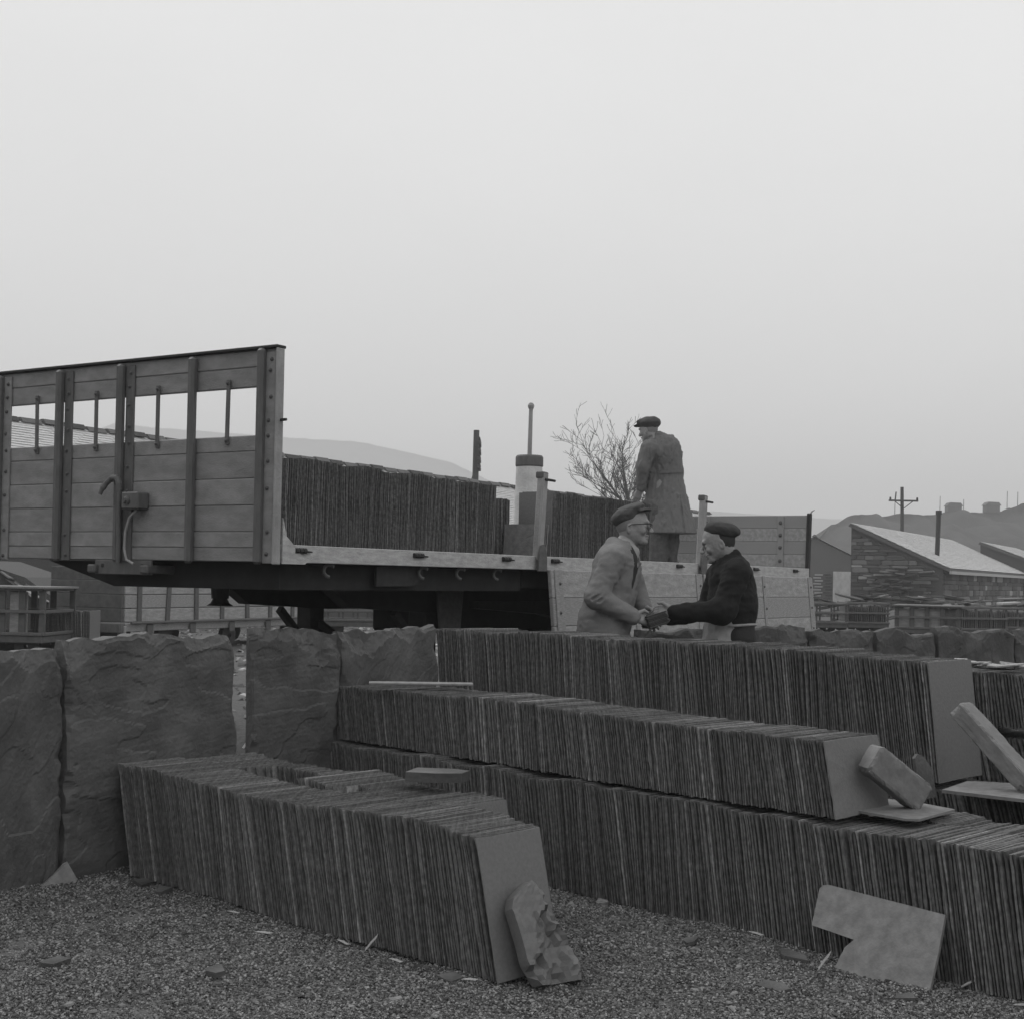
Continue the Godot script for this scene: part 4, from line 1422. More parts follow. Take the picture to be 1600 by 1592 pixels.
	prism(st, PackedVector2Array([Vector2(2.7, 0.97), Vector2(3.6, 0.92), Vector2(4.5, 0.78), Vector2(5.4, 0.74), Vector2(6.6, 0.85), Vector2(7.2, 0.95), Vector2(7.2, 1.0), Vector2(2.7, 1.02)]), -0.58, -0.50)
	put("leaf_spring", done(st), M.iron_dark, t)
	st = mb()
	tube(st, [Vector3(0.75, 1.11, -1.17), Vector3(0.75, 1.03, -1.17)], [0.06, 0.055], 12)
	tube(st, [Vector3(0.75, 1.03, -1.17), Vector3(0.75, 1.0, -1.17), Vector3(0.75, 0.985, -1.17)], [0.045, 0.06, 0.085], 12)
	put("king_pin", done(st), M.iron_dark, t)
	for x in [5.35, 6.45]:
		st = mb()
		tube(st, [Vector3(x, 0.47, -0.15), Vector3(x, 0.47, -2.2)], [0.06, 0.06], 10)
		put("axle", done(st), M.iron_dark, t)
		for z in [-0.16, -0.45, -1.90, -2.19]:
			st = mb()
			lathe(st, Vector3(x, 0.47, z - 0.12), [Vector2(0.26, 0.0), Vector2(0.43, 0.0), Vector2(0.475, 0.04), Vector2(0.48, 0.12), Vector2(0.475, 0.20), Vector2(0.43, 0.24), Vector2(0.26, 0.24)], 32, side)
			var wl := put("wheel", done(st), M.rubber, t)
			st = mb()
			lathe(st, Vector3(x, 0.47, z - 0.06), [Vector2(0.0, 0.0), Vector2(0.12, 0.0), Vector2(0.20, 0.05), Vector2(0.262, 0.09)], 24, side)
			put("rim", done(st), M.iron_mid, wl)
	# hinges, rope hooks
	for x in [0.16, 1.26, 2.27, 2.92, 4.98, 6.65, 7.68]:
		st = mb()
		for k in 3:
			tube(st, [Vector3(x - 0.042 + k * 0.032, 1.325, 0.010), Vector3(x - 0.016 + k * 0.032, 1.325, 0.010)], [0.016, 0.016], 8)
		tube(st, [Vector3(x + 0.054, 1.322, 0.01), Vector3(x + 0.10, 1.320, 0.012)], [0.006, 0.005], 6)
		put("hinge", done(st), M.iron_dark, t)
	for x in [0.47, 1.385, 1.8, 2.24]:
		st = mb()
		var pts := []
		var rad := []
		for k in 8:
			var a := -PI * 0.5 + k * PI * 1.25 / 7.0
			pts.append(Vector3(x, 1.218, -0.035) + Vector3(0.026 * cos(a + PI), 0.036 * sin(a), 0.022 * cos(a + PI)))
			rad.append(0.011)
		pts.reverse()
		pts.insert(0, Vector3(x, 1.26, -0.06))
		rad.append(0.011)
		tube(st, pts, rad, 7)
		put("rope_hook", done(st), M.iron_mid, t)
	# stakes on the near side
	for x in [2.70, 5.42]:
		var lean := Basis(Vector3.BACK, -0.05) * Basis(Vector3.RIGHT, 0.02)
		st = mb()
		bx(st, Vector3(x + 0.02, 1.635, 0.0), Vector3(0.075, 0.63, 0.055), 0.01, lean)
		var s := put("side_stake", done(st), M.post_pale, t)
		st = mb()
		tube(st, [Vector3(x + 0.02, 1.90, 0.03), Vector3(x + 0.13, 1.895, 0.05)], [0.011, 0.009], 7)
		put("pin", done(st), M.iron_dark, s)
		put("stake_cap", box(Vector3(x + 0.033, 1.93, 0.0), Vector3(0.085, 0.05, 0.062), 0.008, lean), M.iron_mid, s)
		st = mb()
		prism(st, PackedVector2Array([Vector2(x - 0.06, 1.25), Vector2(x + 0.06, 1.25), Vector2(x + 0.055, 1.37), Vector2(x + 0.02, 1.44), Vector2(x - 0.03, 1.43), Vector2(x - 0.05, 1.37)]), 0.03, 0.042)
		put("stake_socket", done(st), M.iron_mid, s)
	# lowered sides, hanging from the near rail
	for q in [[2.80, 5.36], [5.40, 8.06]]:
		var ds := Node3D.new()
		ds.name = "lowered_side"
		t.add_child(ds, true)
		ds.transform = Transform3D(Basis(Vector3.RIGHT, -0.10), Vector3(0, 1.258, 0.02))
		var ln: float = q[1] - q[0]
		for k in 3:
			put("plank", box(Vector3((q[0] + q[1]) / 2, -0.10 - k * 0.203, 0.012), Vector3(ln, 0.2025, 0.035), 0.006), M.board_pale if k % 2 else M.board_pale_b, ds)
		for f in [0.035, 0.5, 0.965]:
			var bxp: float = q[0] + ln * f
			var s := put("strap", box(Vector3(bxp, -0.305, 0.034), Vector3(0.11 if f != 0.5 else 0.06, 0.615, 0.008), 0.003), M.board_pale, ds)
			for y in [-0.10, -0.31, -0.52]:
				bolt(s, Vector3(bxp + r.randf_range(-0.015, 0.015), y, 0.037), side, 0.009)
	# tailboard
	var tb := Node3D.new()
	tb.name = "tailboard"
	t.add_child(tb)
	for k in 4:
		put("plank", box(Vector3(L + 0.02, 1.43 + k * 0.137, -W / 2), Vector3(0.034, 0.1365, W - 0.04), 0.005), M.board_pale if k % 2 else M.board_pale_b, tb)
	for z in [-0.32, -1.17, -2.03]:
		var s := put("strap", box(Vector3(L - 0.005, 1.635, z), Vector3(0.012, 0.54, 0.07), 0.003), M.board_pale, tb)
		for y in [1.43, 1.57, 1.70, 1.83]:
			bolt(s, Vector3(L - 0.011, y, z), fwd, 0.014)
	for z in [-0.02, -W + 0.02]:
		put("end_post", box(Vector3(L + 0.02, 1.60, z), Vector3(0.07, 0.66, 0.035), 0.006, Basis(Vector3.RIGHT, 0.02)), M.iron_dark, tb)
	st = mb()
	tube(st, [Vector3(L + 0.02, 1.90, -0.02), Vector3(L + 0.03, 1.95, 0.01), Vector3(L + 0.05, 1.965, 0.03)], [0.012, 0.008, 0.004], 6)
	put("rope_end", done(st), M.post_pale, tb)

	# the load: slates on edge, front face just inside the near rail
	var cargo_frame := func(x: float, z: float) -> Transform3D:
		return BED * Transform3D(Basis(Vector3(-1, 0, 0), Vector3.UP, Vector3(0, 0, -1)), Vector3(x, 1.356, z))
	var tr: Transform3D = cargo_frame.call(2.275, -0.09)
	var s := thing("loaded_slates", "tall row of slates on the trailer next to the headboard", "slate stack", tr, "slates loaded on the trailer")
	var sag := func(u: float) -> Vector3:
		return Vector3(0.985 + 0.018 * u, 0.0, 1.0)
	slate_fill(s, 0.0, 2.13, 0.0, 0.0, 0.30, 0.478, 0.0102, -1.5, 301, 0.006, sag)
	tr = cargo_frame.call(4.62, -0.09)
	s = thing("loaded_slates", "slates on the trailer behind the side stake, their end slate facing out", "slate stack", tr, "slates loaded on the trailer")
	slate_fill(s, 0.0, 1.56, 0.0, 0.0, 0.30, 0.475, 0.0102, -1.5, 302, 0.006)
	put("slate", slate_meshes(0.29, 0.475, 0.012)[0], M.slate_face, s, Transform3D(Basis(Vector3.BACK, 0.02), Vector3(1.585, 0, 0.0)))
	tr = cargo_frame.call(3.0, -0.44)
	s = thing("loaded_slates", "second row of slates on the trailer, glimpsed behind the first", "slate stack", tr, "slates loaded on the trailer")
	slate_fill(s, 0.0, 2.8, 0.0, 0.0, 0.32, 0.42, 0.012, -1.0, 303, 0.006)
	tr = cargo_frame.call(2.94, -0.07)
	s = thing("loaded_slates", "few short pale slates standing behind the side stake", "slate stack", tr, "slates loaded on the trailer")
	for k in 4:
		put("slate", slate_meshes(0.33, 0.235, 0.016)[k], M.slate_face_pale, s, Transform3D(Basis(Vector3.BACK, 0.10), Vector3(k * 0.019, 0.0, 0.004 * k)))

# ---------------------------------------------------------------- people: tapered bones joined in a distance field, meshed as surface nets
class Field:
	var o: Vector3
	var c: float
	var nx: int
	var ny: int
	var nz: int
	var d: PackedFloat32Array

	func _init(lo: Vector3, hi: Vector3, cell: float):
		o = lo
		c = cell
		nx = int((hi.x - lo.x) / cell) + 2
		ny = int((hi.y - lo.y) / cell) + 2
		nz = int((hi.z - lo.z) / cell) + 2
		d = PackedFloat32Array()
		d.resize(nx * ny * nz)
		d.fill(1.0)

	# tapered bone; squash > 1 on an axis makes it thinner there; cut carves instead of adding
	func bone(a: Vector3, b: Vector3, ra: float, rb: float, k := 0.03, squash := Vector3.ONE, turn := 0.0, cut := false):
		var rt := Basis(Vector3.UP, turn)
		var inv := rt.inverse()
		var m := maxf(ra, rb) + k + c * 3.0
		var lo := (a.min(b) - Vector3(m, m, m) - o) / c
		var hi := (a.max(b) + Vector3(m, m, m) - o) / c
		var ab := inv * (b - a) * squash
		var l2 := maxf(ab.length_squared(), 1e-9)
		for iz in range(maxi(0, int(lo.z)), mini(nz, int(hi.z) + 1)):
			for iy in range(maxi(0, int(lo.y)), mini(ny, int(hi.y) + 1)):
				var row := (iz * ny + iy) * nx
				for ix in range(maxi(0, int(lo.x)), mini(nx, int(hi.x) + 1)):
					var p := inv * (o + Vector3(ix, iy, iz) * c - a) * squash
					var t := clampf(p.dot(ab) / l2, 0.0, 1.0)
					var v := (p - ab * t).length() - (ra + (rb - ra) * t)
					var w := d[row + ix]
					if cut:
						d[row + ix] = maxf(w, -v)
					else:
						var h := maxf(k - absf(v - w), 0.0) / k
						d[row + ix] = minf(v, w) - h * h * k * 0.25

	func ball(p: Vector3, r: Vector3, k := 0.02, turn := Basis.IDENTITY, cut := false):
		var inv := turn.inverse()
		var m := maxf(r.x, maxf(r.y, r.z)) + k + c * 3.0
		var lo := (p - Vector3(m, m, m) - o) / c
		var hi := (p + Vector3(m, m, m) - o) / c
		var small := minf(r.x, minf(r.y, r.z))
		for iz in range(maxi(0, int(lo.z)), mini(nz, int(hi.z) + 1)):
			for iy in range(maxi(0, int(lo.y)), mini(ny, int(hi.y) + 1)):
				var row := (iz * ny + iy) * nx
				for ix in range(maxi(0, int(lo.x)), mini(nx, int(hi.x) + 1)):
					var q := inv * (o + Vector3(ix, iy, iz) * c - p)
					var k0 := (q / r).length()
					var k1 := (q / (r * r)).length()
					var v := k0 * (k0 - 1.0) / k1 if k1 > 1e-6 else -small
					var w := d[row + ix]
					if cut:
						d[row + ix] = maxf(w, -v)
					else:
						var h := maxf(k - absf(v - w), 0.0) / k
						d[row + ix] = minf(v, w) - h * h * k * 0.25

	func below(y: float):
		for iz in nz:
			for iy in ny:
				var v := y - (o.y + iy * c)
				if v > -0.05:
					var row := (iz * ny + iy) * nx
					for ix in nx:
						d[row + ix] = maxf(d[row + ix], v)

	func creases(amp: float, fx: Vector3, seed_: int, sharp := false):
		var n := FastNoiseLite.new()
		n.seed = seed_
		n.frequency = 1.0
		n.fractal_octaves = 3
		for iz in nz:
			for iy in ny:
				var row := (iz * ny + iy) * nx
				for ix in nx:
					if absf(d[row + ix]) < 0.04:
						var p := (o + Vector3(ix, iy, iz) * c) * fx
						var q := n.get_noise_3d(p.x, p.y, p.z)
						d[row + ix] += (q if not sharp else 0.45 - 1.9 * absf(q)) * amp

	func to_mesh() -> ArrayMesh:
		var at := PackedInt32Array()
		at.resize(nx * ny * nz)
		at.fill(-1)
		var vs := PackedVector3Array()
		var sx := 1
		var sy := nx
		var sz := nx * ny
		var offs := [0, sx, sy, sx + sy, sz, sx + sz, sy + sz, sx + sy + sz]
		var pos := [Vector3(0, 0, 0), Vector3(1, 0, 0), Vector3(0, 1, 0), Vector3(1, 1, 0), Vector3(0, 0, 1), Vector3(1, 0, 1), Vector3(0, 1, 1), Vector3(1, 1, 1)]
		var edges := [[0, 1], [2, 3], [4, 5], [6, 7], [0, 2], [1, 3], [4, 6], [5, 7], [0, 4], [1, 5], [2, 6], [3, 7]]
		var near := c * 4.0
		for iz in nz - 1:
			for iy in ny - 1:
				var row := (iz * ny + iy) * nx
				for ix in nx - 1:
					var i := row + ix
					if absf(d[i]) > near:
						continue
					var inside := 0
					for q in offs:
						if d[i + q] < 0.0:
							inside += 1
					if inside == 0 or inside == 8:
						continue
					var s := Vector3.ZERO
					var n := 0
					for e in edges:
						var a := d[i + offs[e[0]]]
						var b := d[i + offs[e[1]]]
						if (a < 0.0) != (b < 0.0):
							s += pos[e[0]].lerp(pos[e[1]], a / (a - b))
							n += 1
					at[i] = vs.size()
					vs.append(o + (Vector3(ix, iy, iz) + s / n) * c)
		var st := SurfaceTool.new()
		st.begin(Mesh.PRIMITIVE_TRIANGLES)
		st.set_smooth_group(0)
		for v in vs:
			st.add_vertex(v)
		for iz in range(1, nz - 1):
			for iy in range(1, ny - 1):
				var row := (iz * ny + iy) * nx
				for ix in range(1, nx - 1):
					var i := row + ix
					if at[i] < 0:
						continue
					var a := d[i] < 0.0
					for q in [[sx, sy, sz], [sy, sz, sx], [sz, sx, sy]]:
						if a == (d[i + q[0]] < 0.0):
							continue
						var v0 := at[i]
						var v1 := at[i - q[1]]
						var v2 := at[i - q[1] - q[2]]
						var v3 := at[i - q[2]]
						if v0 < 0 or v1 < 0 or v2 < 0 or v3 < 0:
							continue
						var order := [v0, v1, v2, v0, v2, v3] if a else [v0, v2, v1, v0, v3, v2]
						for k in [order[0], order[2], order[1], order[3], order[5], order[4]]:
							st.add_index(k)
		st.generate_normals()
		return st.commit()

func join(meshes: Array) -> ArrayMesh:
	var st := SurfaceTool.new()
	st.begin(Mesh.PRIMITIVE_TRIANGLES)
	for m in meshes:
		st.append_from(m, 0, Transform3D.IDENTITY)
	return st.commit()

# a head looking along +x, skull centre at the origin; front features in the x-y plane
func head_mesh(old: float) -> ArrayMesh:
	var f := Field.new(Vector3(-0.14, -0.20, -0.11), Vector3(0.15, 0.14, 0.11), 0.0052)
	f.ball(Vector3(-0.005, 0.015, 0), Vector3(0.098, 0.105, 0.076), 0.02)
	f.bone(Vector3(0.02, -0.045, 0), Vector3(0.060, -0.090, 0), 0.058, 0.030, 0.03, Vector3(1, 1, 0.95))
	f.bone(Vector3(0.0, -0.06, 0.045), Vector3(0.055, -0.098, 0.015), 0.022, 0.016, 0.03)
	f.bone(Vector3(0.0, -0.06, -0.045), Vector3(0.055, -0.098, -0.015), 0.022, 0.016, 0.03)
	f.ball(Vector3(0.078, -0.105, 0), Vector3(0.017, 0.014, 0.018), 0.015)
	f.bone(Vector3(0.088, 0.022, 0.03), Vector3(0.088, 0.022, -0.03), 0.013, 0.013, 0.012)
	f.ball(Vector3(0.094, -0.008, 0.032), Vector3(0.012, 0.011, 0.014), 0.004, Basis.IDENTITY, true)
	f.ball(Vector3(0.094, -0.008, -0.032), Vector3(0.012, 0.011, 0.014), 0.004, Basis.IDENTITY, true)
	f.ball(Vector3(0.080, -0.007, 0.032), Vector3(0.011, 0.010, 0.012), 0.003)
	f.ball(Vector3(0.080, -0.007, -0.032), Vector3(0.011, 0.010, 0.012), 0.003)
	f.ball(Vector3(0.068, -0.035, 0.040), Vector3(0.02, 0.02, 0.018), 0.02)
	f.ball(Vector3(0.068, -0.035, -0.040), Vector3(0.02, 0.02, 0.018), 0.02)
	f.bone(Vector3(0.092, 0.008, 0), Vector3(0.119, -0.036, 0), 0.009, 0.0125, 0.01)
	f.ball(Vector3(0.108, -0.040, 0.012), Vector3(0.011, 0.009, 0.009), 0.008)
	f.ball(Vector3(0.108, -0.040, -0.012), Vector3(0.011, 0.009, 0.009), 0.008)
	f.ball(Vector3(0.090, -0.066, 0), Vector3(0.013, 0.008, 0.024), 0.006)
	f.ball(Vector3(0.088, -0.080, 0), Vector3(0.012, 0.007, 0.021), 0.006)
	f.bone(Vector3(0.104, -0.0725, 0.02), Vector3(0.104, -0.0725, -0.02), 0.004, 0.004, 0.003, Vector3.ONE, 0.0, true)
	for s in [-1.0, 1.0]:
		f.ball(Vector3(-0.012, -0.022, 0.076 * s), Vector3(0.020, 0.033, 0.010), 0.006, Basis(Vector3.UP, 0.35 * s))
		f.ball(Vector3(-0.008, -0.020, 0.086 * s), Vector3(0.009, 0.017, 0.006), 0.003, Basis.IDENTITY, true)
	f.bone(Vector3(-0.045, -0.19, 0), Vector3(-0.022, -0.05, 0), 0.060 - old * 0.006, 0.058, 0.03)
	f.creases(0.0016 + old * 0.0008, Vector3(45, 60, 45), 3)
	return f.to_mesh()

func cap_mesh(kind: int) -> ArrayMesh:
	# kind 0: soft flat cap with peak at +x; kind 1: beret pulled to the back; kind 2: worn cap seen from behind
	var f := Field.new(Vector3(-0.18, -0.02, -0.16), Vector3(0.20, 0.18, 0.16), 0.0062)
	if kind == 1:
		f.ball(Vector3(-0.032, 0.060, 0), Vector3(0.114, 0.046, 0.102), 0.02, Basis(Vector3.BACK, 0.10))
		f.ball(Vector3(-0.005, 0.045, 0), Vector3(0.107, 0.050, 0.088), 0.03, Basis(Vector3.BACK, 0.05))
	else:
		f.ball(Vector3(-0.015, 0.064, 0), Vector3(0.120, 0.048, 0.104), 0.02, Basis(Vector3.BACK, 0.12))
		f.ball(Vector3(-0.015, 0.042, 0), Vector3(0.106, 0.060, 0.088), 0.03, Basis(Vector3.BACK, 0.10))
		f.ball(Vector3(0.105, 0.052, 0), Vector3(0.062, 0.010, 0.078), 0.006, Basis(Vector3.BACK, -0.12))
		f.ball(Vector3(0.06, 0.082, 0), Vector3(0.065, 0.030, 0.09), 0.02, Basis(Vector3.BACK, 0.05))
	if kind == 2:
		f.ball(Vector3(-0.03, 0.066, 0), Vector3(0.105, 0.060, 0.095), 0.03)
	f.ball(Vector3(-0.01, -0.01, 0), Vector3(0.090, 0.060, 0.072), 0.0, Basis.IDENTITY, true)
	f.creases(0.007, Vector3(13, 26, 13), 40 + kind)
	return f.to_mesh()

# a hand: wrist at a, palm towards dirn, fingers bent towards down; thumb leaves the palm's side
func hand_mesh(a: Vector3, dirn: Vector3, down: Vector3, thumb: Vector3, curl: float) -> ArrayMesh:
	var x := dirn.normalized()
	var n := (down - x * down.dot(x)).normalized()
	var s := x.cross(n).normalized()
	var lo := a - Vector3(0.16, 0.16, 0.16)
	var hi := a + Vector3(0.22, 0.16, 0.16)
	if dirn.x < 0:
		lo = a - Vector3(0.22, 0.16, 0.16)
		hi = a + Vector3(0.16, 0.16, 0.16)
	var f := Field.new(lo, hi, 0.0045)
	f.bone(a - x * 0.05, a + x * 0.01, 0.029, 0.027, 0.02)
	for k in 4:
		var q := (k - 1.5) * 0.020
		f.bone(a + s * q * 0.7 + x * 0.01, a + s * q + x * 0.078, 0.017, 0.0145, 0.014)
	for k in 4:
		var q := (k - 1.5) * 0.0215
		var ln: float = [0.034, 0.041, 0.038, 0.029][k]
		var p := a + s * q + x * 0.080
		var ang := curl * 0.6
		for j in 3:
			var d := x * cos(ang) + n * sin(ang)
			var e: Vector3 = p + d * ln * [1.0, 0.75, 0.62][j]
			f.bone(p, e, 0.0105 - j * 0.001, 0.0098 - j * 0.001, 0.004)
			p = e
			ang += curl
	var tb := a + x * 0.022 + thumb.normalized() * 0.030
	var t1 := tb + (x * 0.8 + thumb.normalized() * 0.6).normalized() * 0.042
	f.bone(a + x * 0.012, tb, 0.018, 0.015, 0.015)
	f.bone(tb, t1, 0.0135, 0.0115, 0.008)
	f.bone(t1, t1 + (x + n * 0.25).normalized() * 0.030, 0.0115, 0.0095, 0.004)
	return f.to_mesh()

func moved(m: ArrayMesh, tr: Transform3D) -> ArrayMesh:
	var st := SurfaceTool.new()
	st.begin(Mesh.PRIMITIVE_TRIANGLES)
	st.append_from(m, 0, tr)
	return st.commit()

func boots(parent: Node, spots: Array, yaw: float):
	for p in spots:
		var st := mb()
		var b := Basis(Vector3.UP, yaw)
		bx(st, p + b * Vector3(0.05, 0.025, 0), Vector3(0.29, 0.05, 0.10), 0.015, b)
		bx(st, p + b * Vector3(0.0, 0.09, 0), Vector3(0.13, 0.12, 0.09), 0.03, b)
		bx(st, p + b * Vector3(0.10, 0.07, 0), Vector3(0.15, 0.06, 0.088), 0.025, b)
		put("boot", done(st), M.waistcoat, parent)

func build_people():
	man_in_glasses()
	man_in_dark_jacket()
	man_on_trailer()
	# bundle of slates passed from hand to hand
	var c := Vector3(0.894, 0.955, -8.60)
	var b := thing("slate_bundle", "small bundle of slates passed between the two men", "slates", Transform3D(Basis(Vector3.BACK, 0.32) * Basis(Vector3.UP, 0.12), c))
	var m := box(Vector3.ZERO, Vector3(0.125, 0.0075, 0.24), 0.0012)
	for k in 8:
		put("slate", m, M.slate_dark if k % 3 else M.slab, b, Transform3D(Basis(Vector3.UP, 0.02 * sin(k * 2.0)), Vector3(0.003 * sin(k * 3.0), (k - 3.5) * 0.0098, 0)))

func man_in_glasses():
	var t := thing("person", "man in pale coat, flat cap and glasses taking slates", "person", Transform3D(Basis.IDENTITY, Vector3(0.647, 0, -8.7)))
	var hx := Transform3D(Basis(Vector3.UP, -0.22), Vector3(0.116, 1.545, 0.0))
	# body: head, neck, trunk and hands in one mesh
	var f := Field.new(Vector3(-0.3, 0.0, -0.3), Vector3(0.3, 1.5, 0.3), 0.016)
	f.bone(Vector3(-0.05, 0.9, 0), Vector3(0.05, 1.33, 0), 0.12, 0.13, 0.05, Vector3(1.3, 1, 1))
	f.bone(Vector3(0.05, 1.33, 0), Vector3(0.085, 1.46, 0), 0.06, 0.055, 0.04)
	for s in [-1.0, 1.0]:
		f.bone(Vector3(-0.05, 0.88, 0.09 * s), Vector3(-0.03, 0.48, 0.10 * s), 0.08, 0.055, 0.03)
		f.bone(Vector3(-0.03, 0.48, 0.10 * s), Vector3(-0.06, 0.08, 0.10 * s), 0.055, 0.04, 0.03)
	var near_hand := hand_mesh(Vector3(0.115, 0.972, 0.17), Vector3(0.85, -0.22, -0.28), Vector3(0.1, -0.75, -0.65), Vector3(0.2, 0.8, 0.0), 0.55)
	var far_hand := hand_mesh(Vector3(0.205, 1.02, -0.10), Vector3(0.45, -0.55, 0.45), Vector3(0.5, -0.6, -0.4), Vector3(0.1, 0.5, 0.6), 0.5)
	put("body", join([f.to_mesh(), moved(head_mesh(0.2), hx), near_hand, far_hand]), M.skin, t)
	# coat
	f = Field.new(Vector3(-0.36, 0.46, -0.40), Vector3(0.36, 1.52, 0.40), 0.0085)
	f.bone(Vector3(-0.09, 0.50, 0), Vector3(-0.055, 0.92, 0), 0.245, 0.195, 0.05, Vector3(1.25, 1, 1))
	f.bone(Vector3(-0.055, 0.92, 0), Vector3(0.02, 1.27, 0), 0.195, 0.185, 0.06, Vector3(1.22, 1, 1))
	f.bone(Vector3(-0.012, 1.335, 0.155), Vector3(0.085, 1.335, -0.155), 0.078, 0.078, 0.06)
	f.bone(Vector3(0.02, 1.30, 0), Vector3(0.045, 1.40, 0), 0.12, 0.085, 0.05)
	# collar
	f.bone(Vector3(-0.015, 1.425, 0.03), Vector3(0.075, 1.395, 0.085), 0.030, 0.026, 0.02)
	f.bone(Vector3(-0.015, 1.425, -0.03), Vector3(0.075, 1.395, -0.085), 0.030, 0.026, 0.02)
	f.bone(Vector3(-0.02, 1.43, 0.035), Vector3(-0.02, 1.43, -0.035), 0.032, 0.032, 0.02)
	f.bone(Vector3(0.075, 1.395, 0.085), Vector3(0.155, 1.305, 0.075), 0.026, 0.018, 0.02)
	# sleeves
	f.bone(Vector3(-0.02, 1.335, 0.185), Vector3(-0.125, 1.09, 0.245), 0.080, 0.072, 0.035)
	f.bone(Vector3(-0.125, 1.09, 0.245), Vector3(0.108, 0.974, 0.185), 0.073, 0.053, 0.03)
	f.bone(Vector3(0.10, 1.33, -0.18), Vector3(0.165, 1.12, -0.20), 0.075, 0.065, 0.03)
	f.bone(Vector3(0.165, 1.12, -0.20), Vector3(0.205, 1.025, -0.115), 0.065, 0.053, 0.03)
	f.creases(0.009, Vector3(3.5, 6, 3.5), 71, true)
	f.creases(0.0045, Vector3(7, 16, 7), 72, true)
	# open front
	f.bone(Vector3(0.14, 1.43, 0.07), Vector3(0.142, 1.24, 0.125), 0.046, 0.034, 0.0, Vector3.ONE, 0.0, true)
	f.bone(Vector3(0.142, 1.24, 0.125), Vector3(0.110, 0.95, 0.150), 0.034, 0.026, 0.0, Vector3.ONE, 0.0, true)
	f.bone(Vector3(0.110, 0.95, 0.150), Vector3(0.085, 0.60, 0.16), 0.026, 0.026, 0.0, Vector3.ONE, 0.0, true)
	# folds at the elbow and down the back
	for k in 5:
		var c := Vector3(-0.135 + 0.035 * k, 1.125 - 0.012 * k, 0.0)
		f.bone(c + Vector3(-0.05, -0.035, 0.312), c + Vector3(0.03, 0.022 - 0.006 * k, 0.328 - 0.004 * k), 0.010, 0.008, 0.0, Vector3.ONE, 0.0, true)
	for k in 3:
		f.bone(Vector3(0.02 - 0.05 * k, 1.21 - 0.03 * k, 0.20), Vector3(-0.02 - 0.03 * k, 0.98, 0.215), 0.009, 0.006, 0.0, Vector3.ONE, 0.0, true)
	f.bone(Vector3(0.05, 1.36, 0), Vector3(0.10, 1.55, 0), 0.066, 0.085, 0.0, Vector3.ONE, 0.0, true)
	put("coat", f.to_mesh(), M.coat_pale, t)
	f = Field.new(Vector3(-0.2, 0.8, -0.25), Vector3(0.25, 1.42, 0.25), 0.012)
	f.bone(Vector3(-0.04, 0.88, 0.01), Vector3(0.032, 1.30, 0.01), 0.165, 0.158, 0.05, Vector3(1.22, 1, 1))
	put("waistcoat", f.to_mesh(), M.waistcoat, t)
	f = Field.new(Vector3(0.0, 1.25, -0.12), Vector3(0.22, 1.45, 0.14), 0.008)
	f.bone(Vector3(0.06, 1.41, 0.03), Vector3(0.118, 1.375, 0.045), 0.062, 0.038, 0.02)
	f.bone(Vector3(0.112, 1.375, 0.055), Vector3(0.128, 1.29, 0.085), 0.034, 0.020, 0.02)
	put("shirt", f.to_mesh(), M.shirt, t)
	f = Field.new(Vector3(-0.25, 0.02, -0.25), Vector3(0.15, 0.95, 0.25), 0.015)
	for s in [-1.0, 1.0]:
		f.bone(Vector3(-0.05, 0.85, 0.09 * s), Vector3(-0.03, 0.48, 0.10 * s), 0.115, 0.085, 0.03)
		f.bone(Vector3(-0.03, 0.48, 0.10 * s), Vector3(-0.06, 0.08, 0.10 * s), 0.085, 0.075, 0.03)
	f.creases(0.01, Vector3(10, 14, 10), 73)
	put("trousers", f.to_mesh(), M.trousers_mid, t)
	boots(t, [Vector3(-0.06, 0, 0.10), Vector3(-0.06, 0, -0.10)], 0.0)
	put("cap", cap_mesh(0), M.cap_mid, t, Transform3D(hx.basis * Basis(Vector3.BACK, 0.30) * Basis.from_scale(Vector3(0.90, 0.95, 0.93)), hx.origin + Vector3(-0.012, 0.018, 0)))
	f = Field.new(Vector3(-0.12, -0.1, -0.1), Vector3(0.1, 0.12, 0.1), 0.007)
	f.ball(Vector3(-0.018, 0.012, 0), Vector3(0.092, 0.10, 0.0785), 0.01)
	f.ball(Vector3(0.075, -0.02, 0), Vector3(0.085, 0.2, 0.2), 0.0, Basis.IDENTITY, true)
	put("hair", f.to_mesh(), M.hair_grey, t, hx)
	var g := Node3D.new()
	g.name = "glasses"
	t.add_child(g)
	g.transform = hx * Transform3D(Basis.IDENTITY, Vector3(0.002, 0.002, 0))
	var st := mb()
	for s in [-1.0, 1.0]:
		var ring := []
		var rr := []
		for k in 15:
			var a := TAU * k / 14.0
			ring.append(Vector3(0.112, -0.006 + 0.019 * sin(a), 0.034 * s + 0.024 * cos(a)))
			rr.append(0.0018 if sin(a) < 0.3 else 0.003)
		tube(st, ring, rr, 5, false)
		tube(st, [Vector3(0.112, 0.006, 0.058 * s), Vector3(0.100, 0.006, 0.074 * s), Vector3(0.0, 0.0, 0.086 * s), Vector3(-0.02, -0.012, 0.086 * s)], [0.003, 0.003, 0.0024, 0.002], 5)
	tube(st, [Vector3(0.112, 0.0, 0.011), Vector3(0.116, 0.002, 0.0), Vector3(0.112, 0.0, -0.011)], [0.003, 0.003, 0.003], 5)
	put("frame", done(st), M.frame_black, g)
	for s in [-1.0, 1.0]:
		st = mb()
		lathe(st, Vector3(0.1115, -0.006, 0.034 * s), [Vector2(0.0, 0.0005), Vector2(0.020, 0.0005), Vector2(0.020, -0.0005), Vector2(0.0, -0.0005)], 14, Basis(Vector3.BACK, -PI / 2))
		put("lens", done(st), M.lens, g)

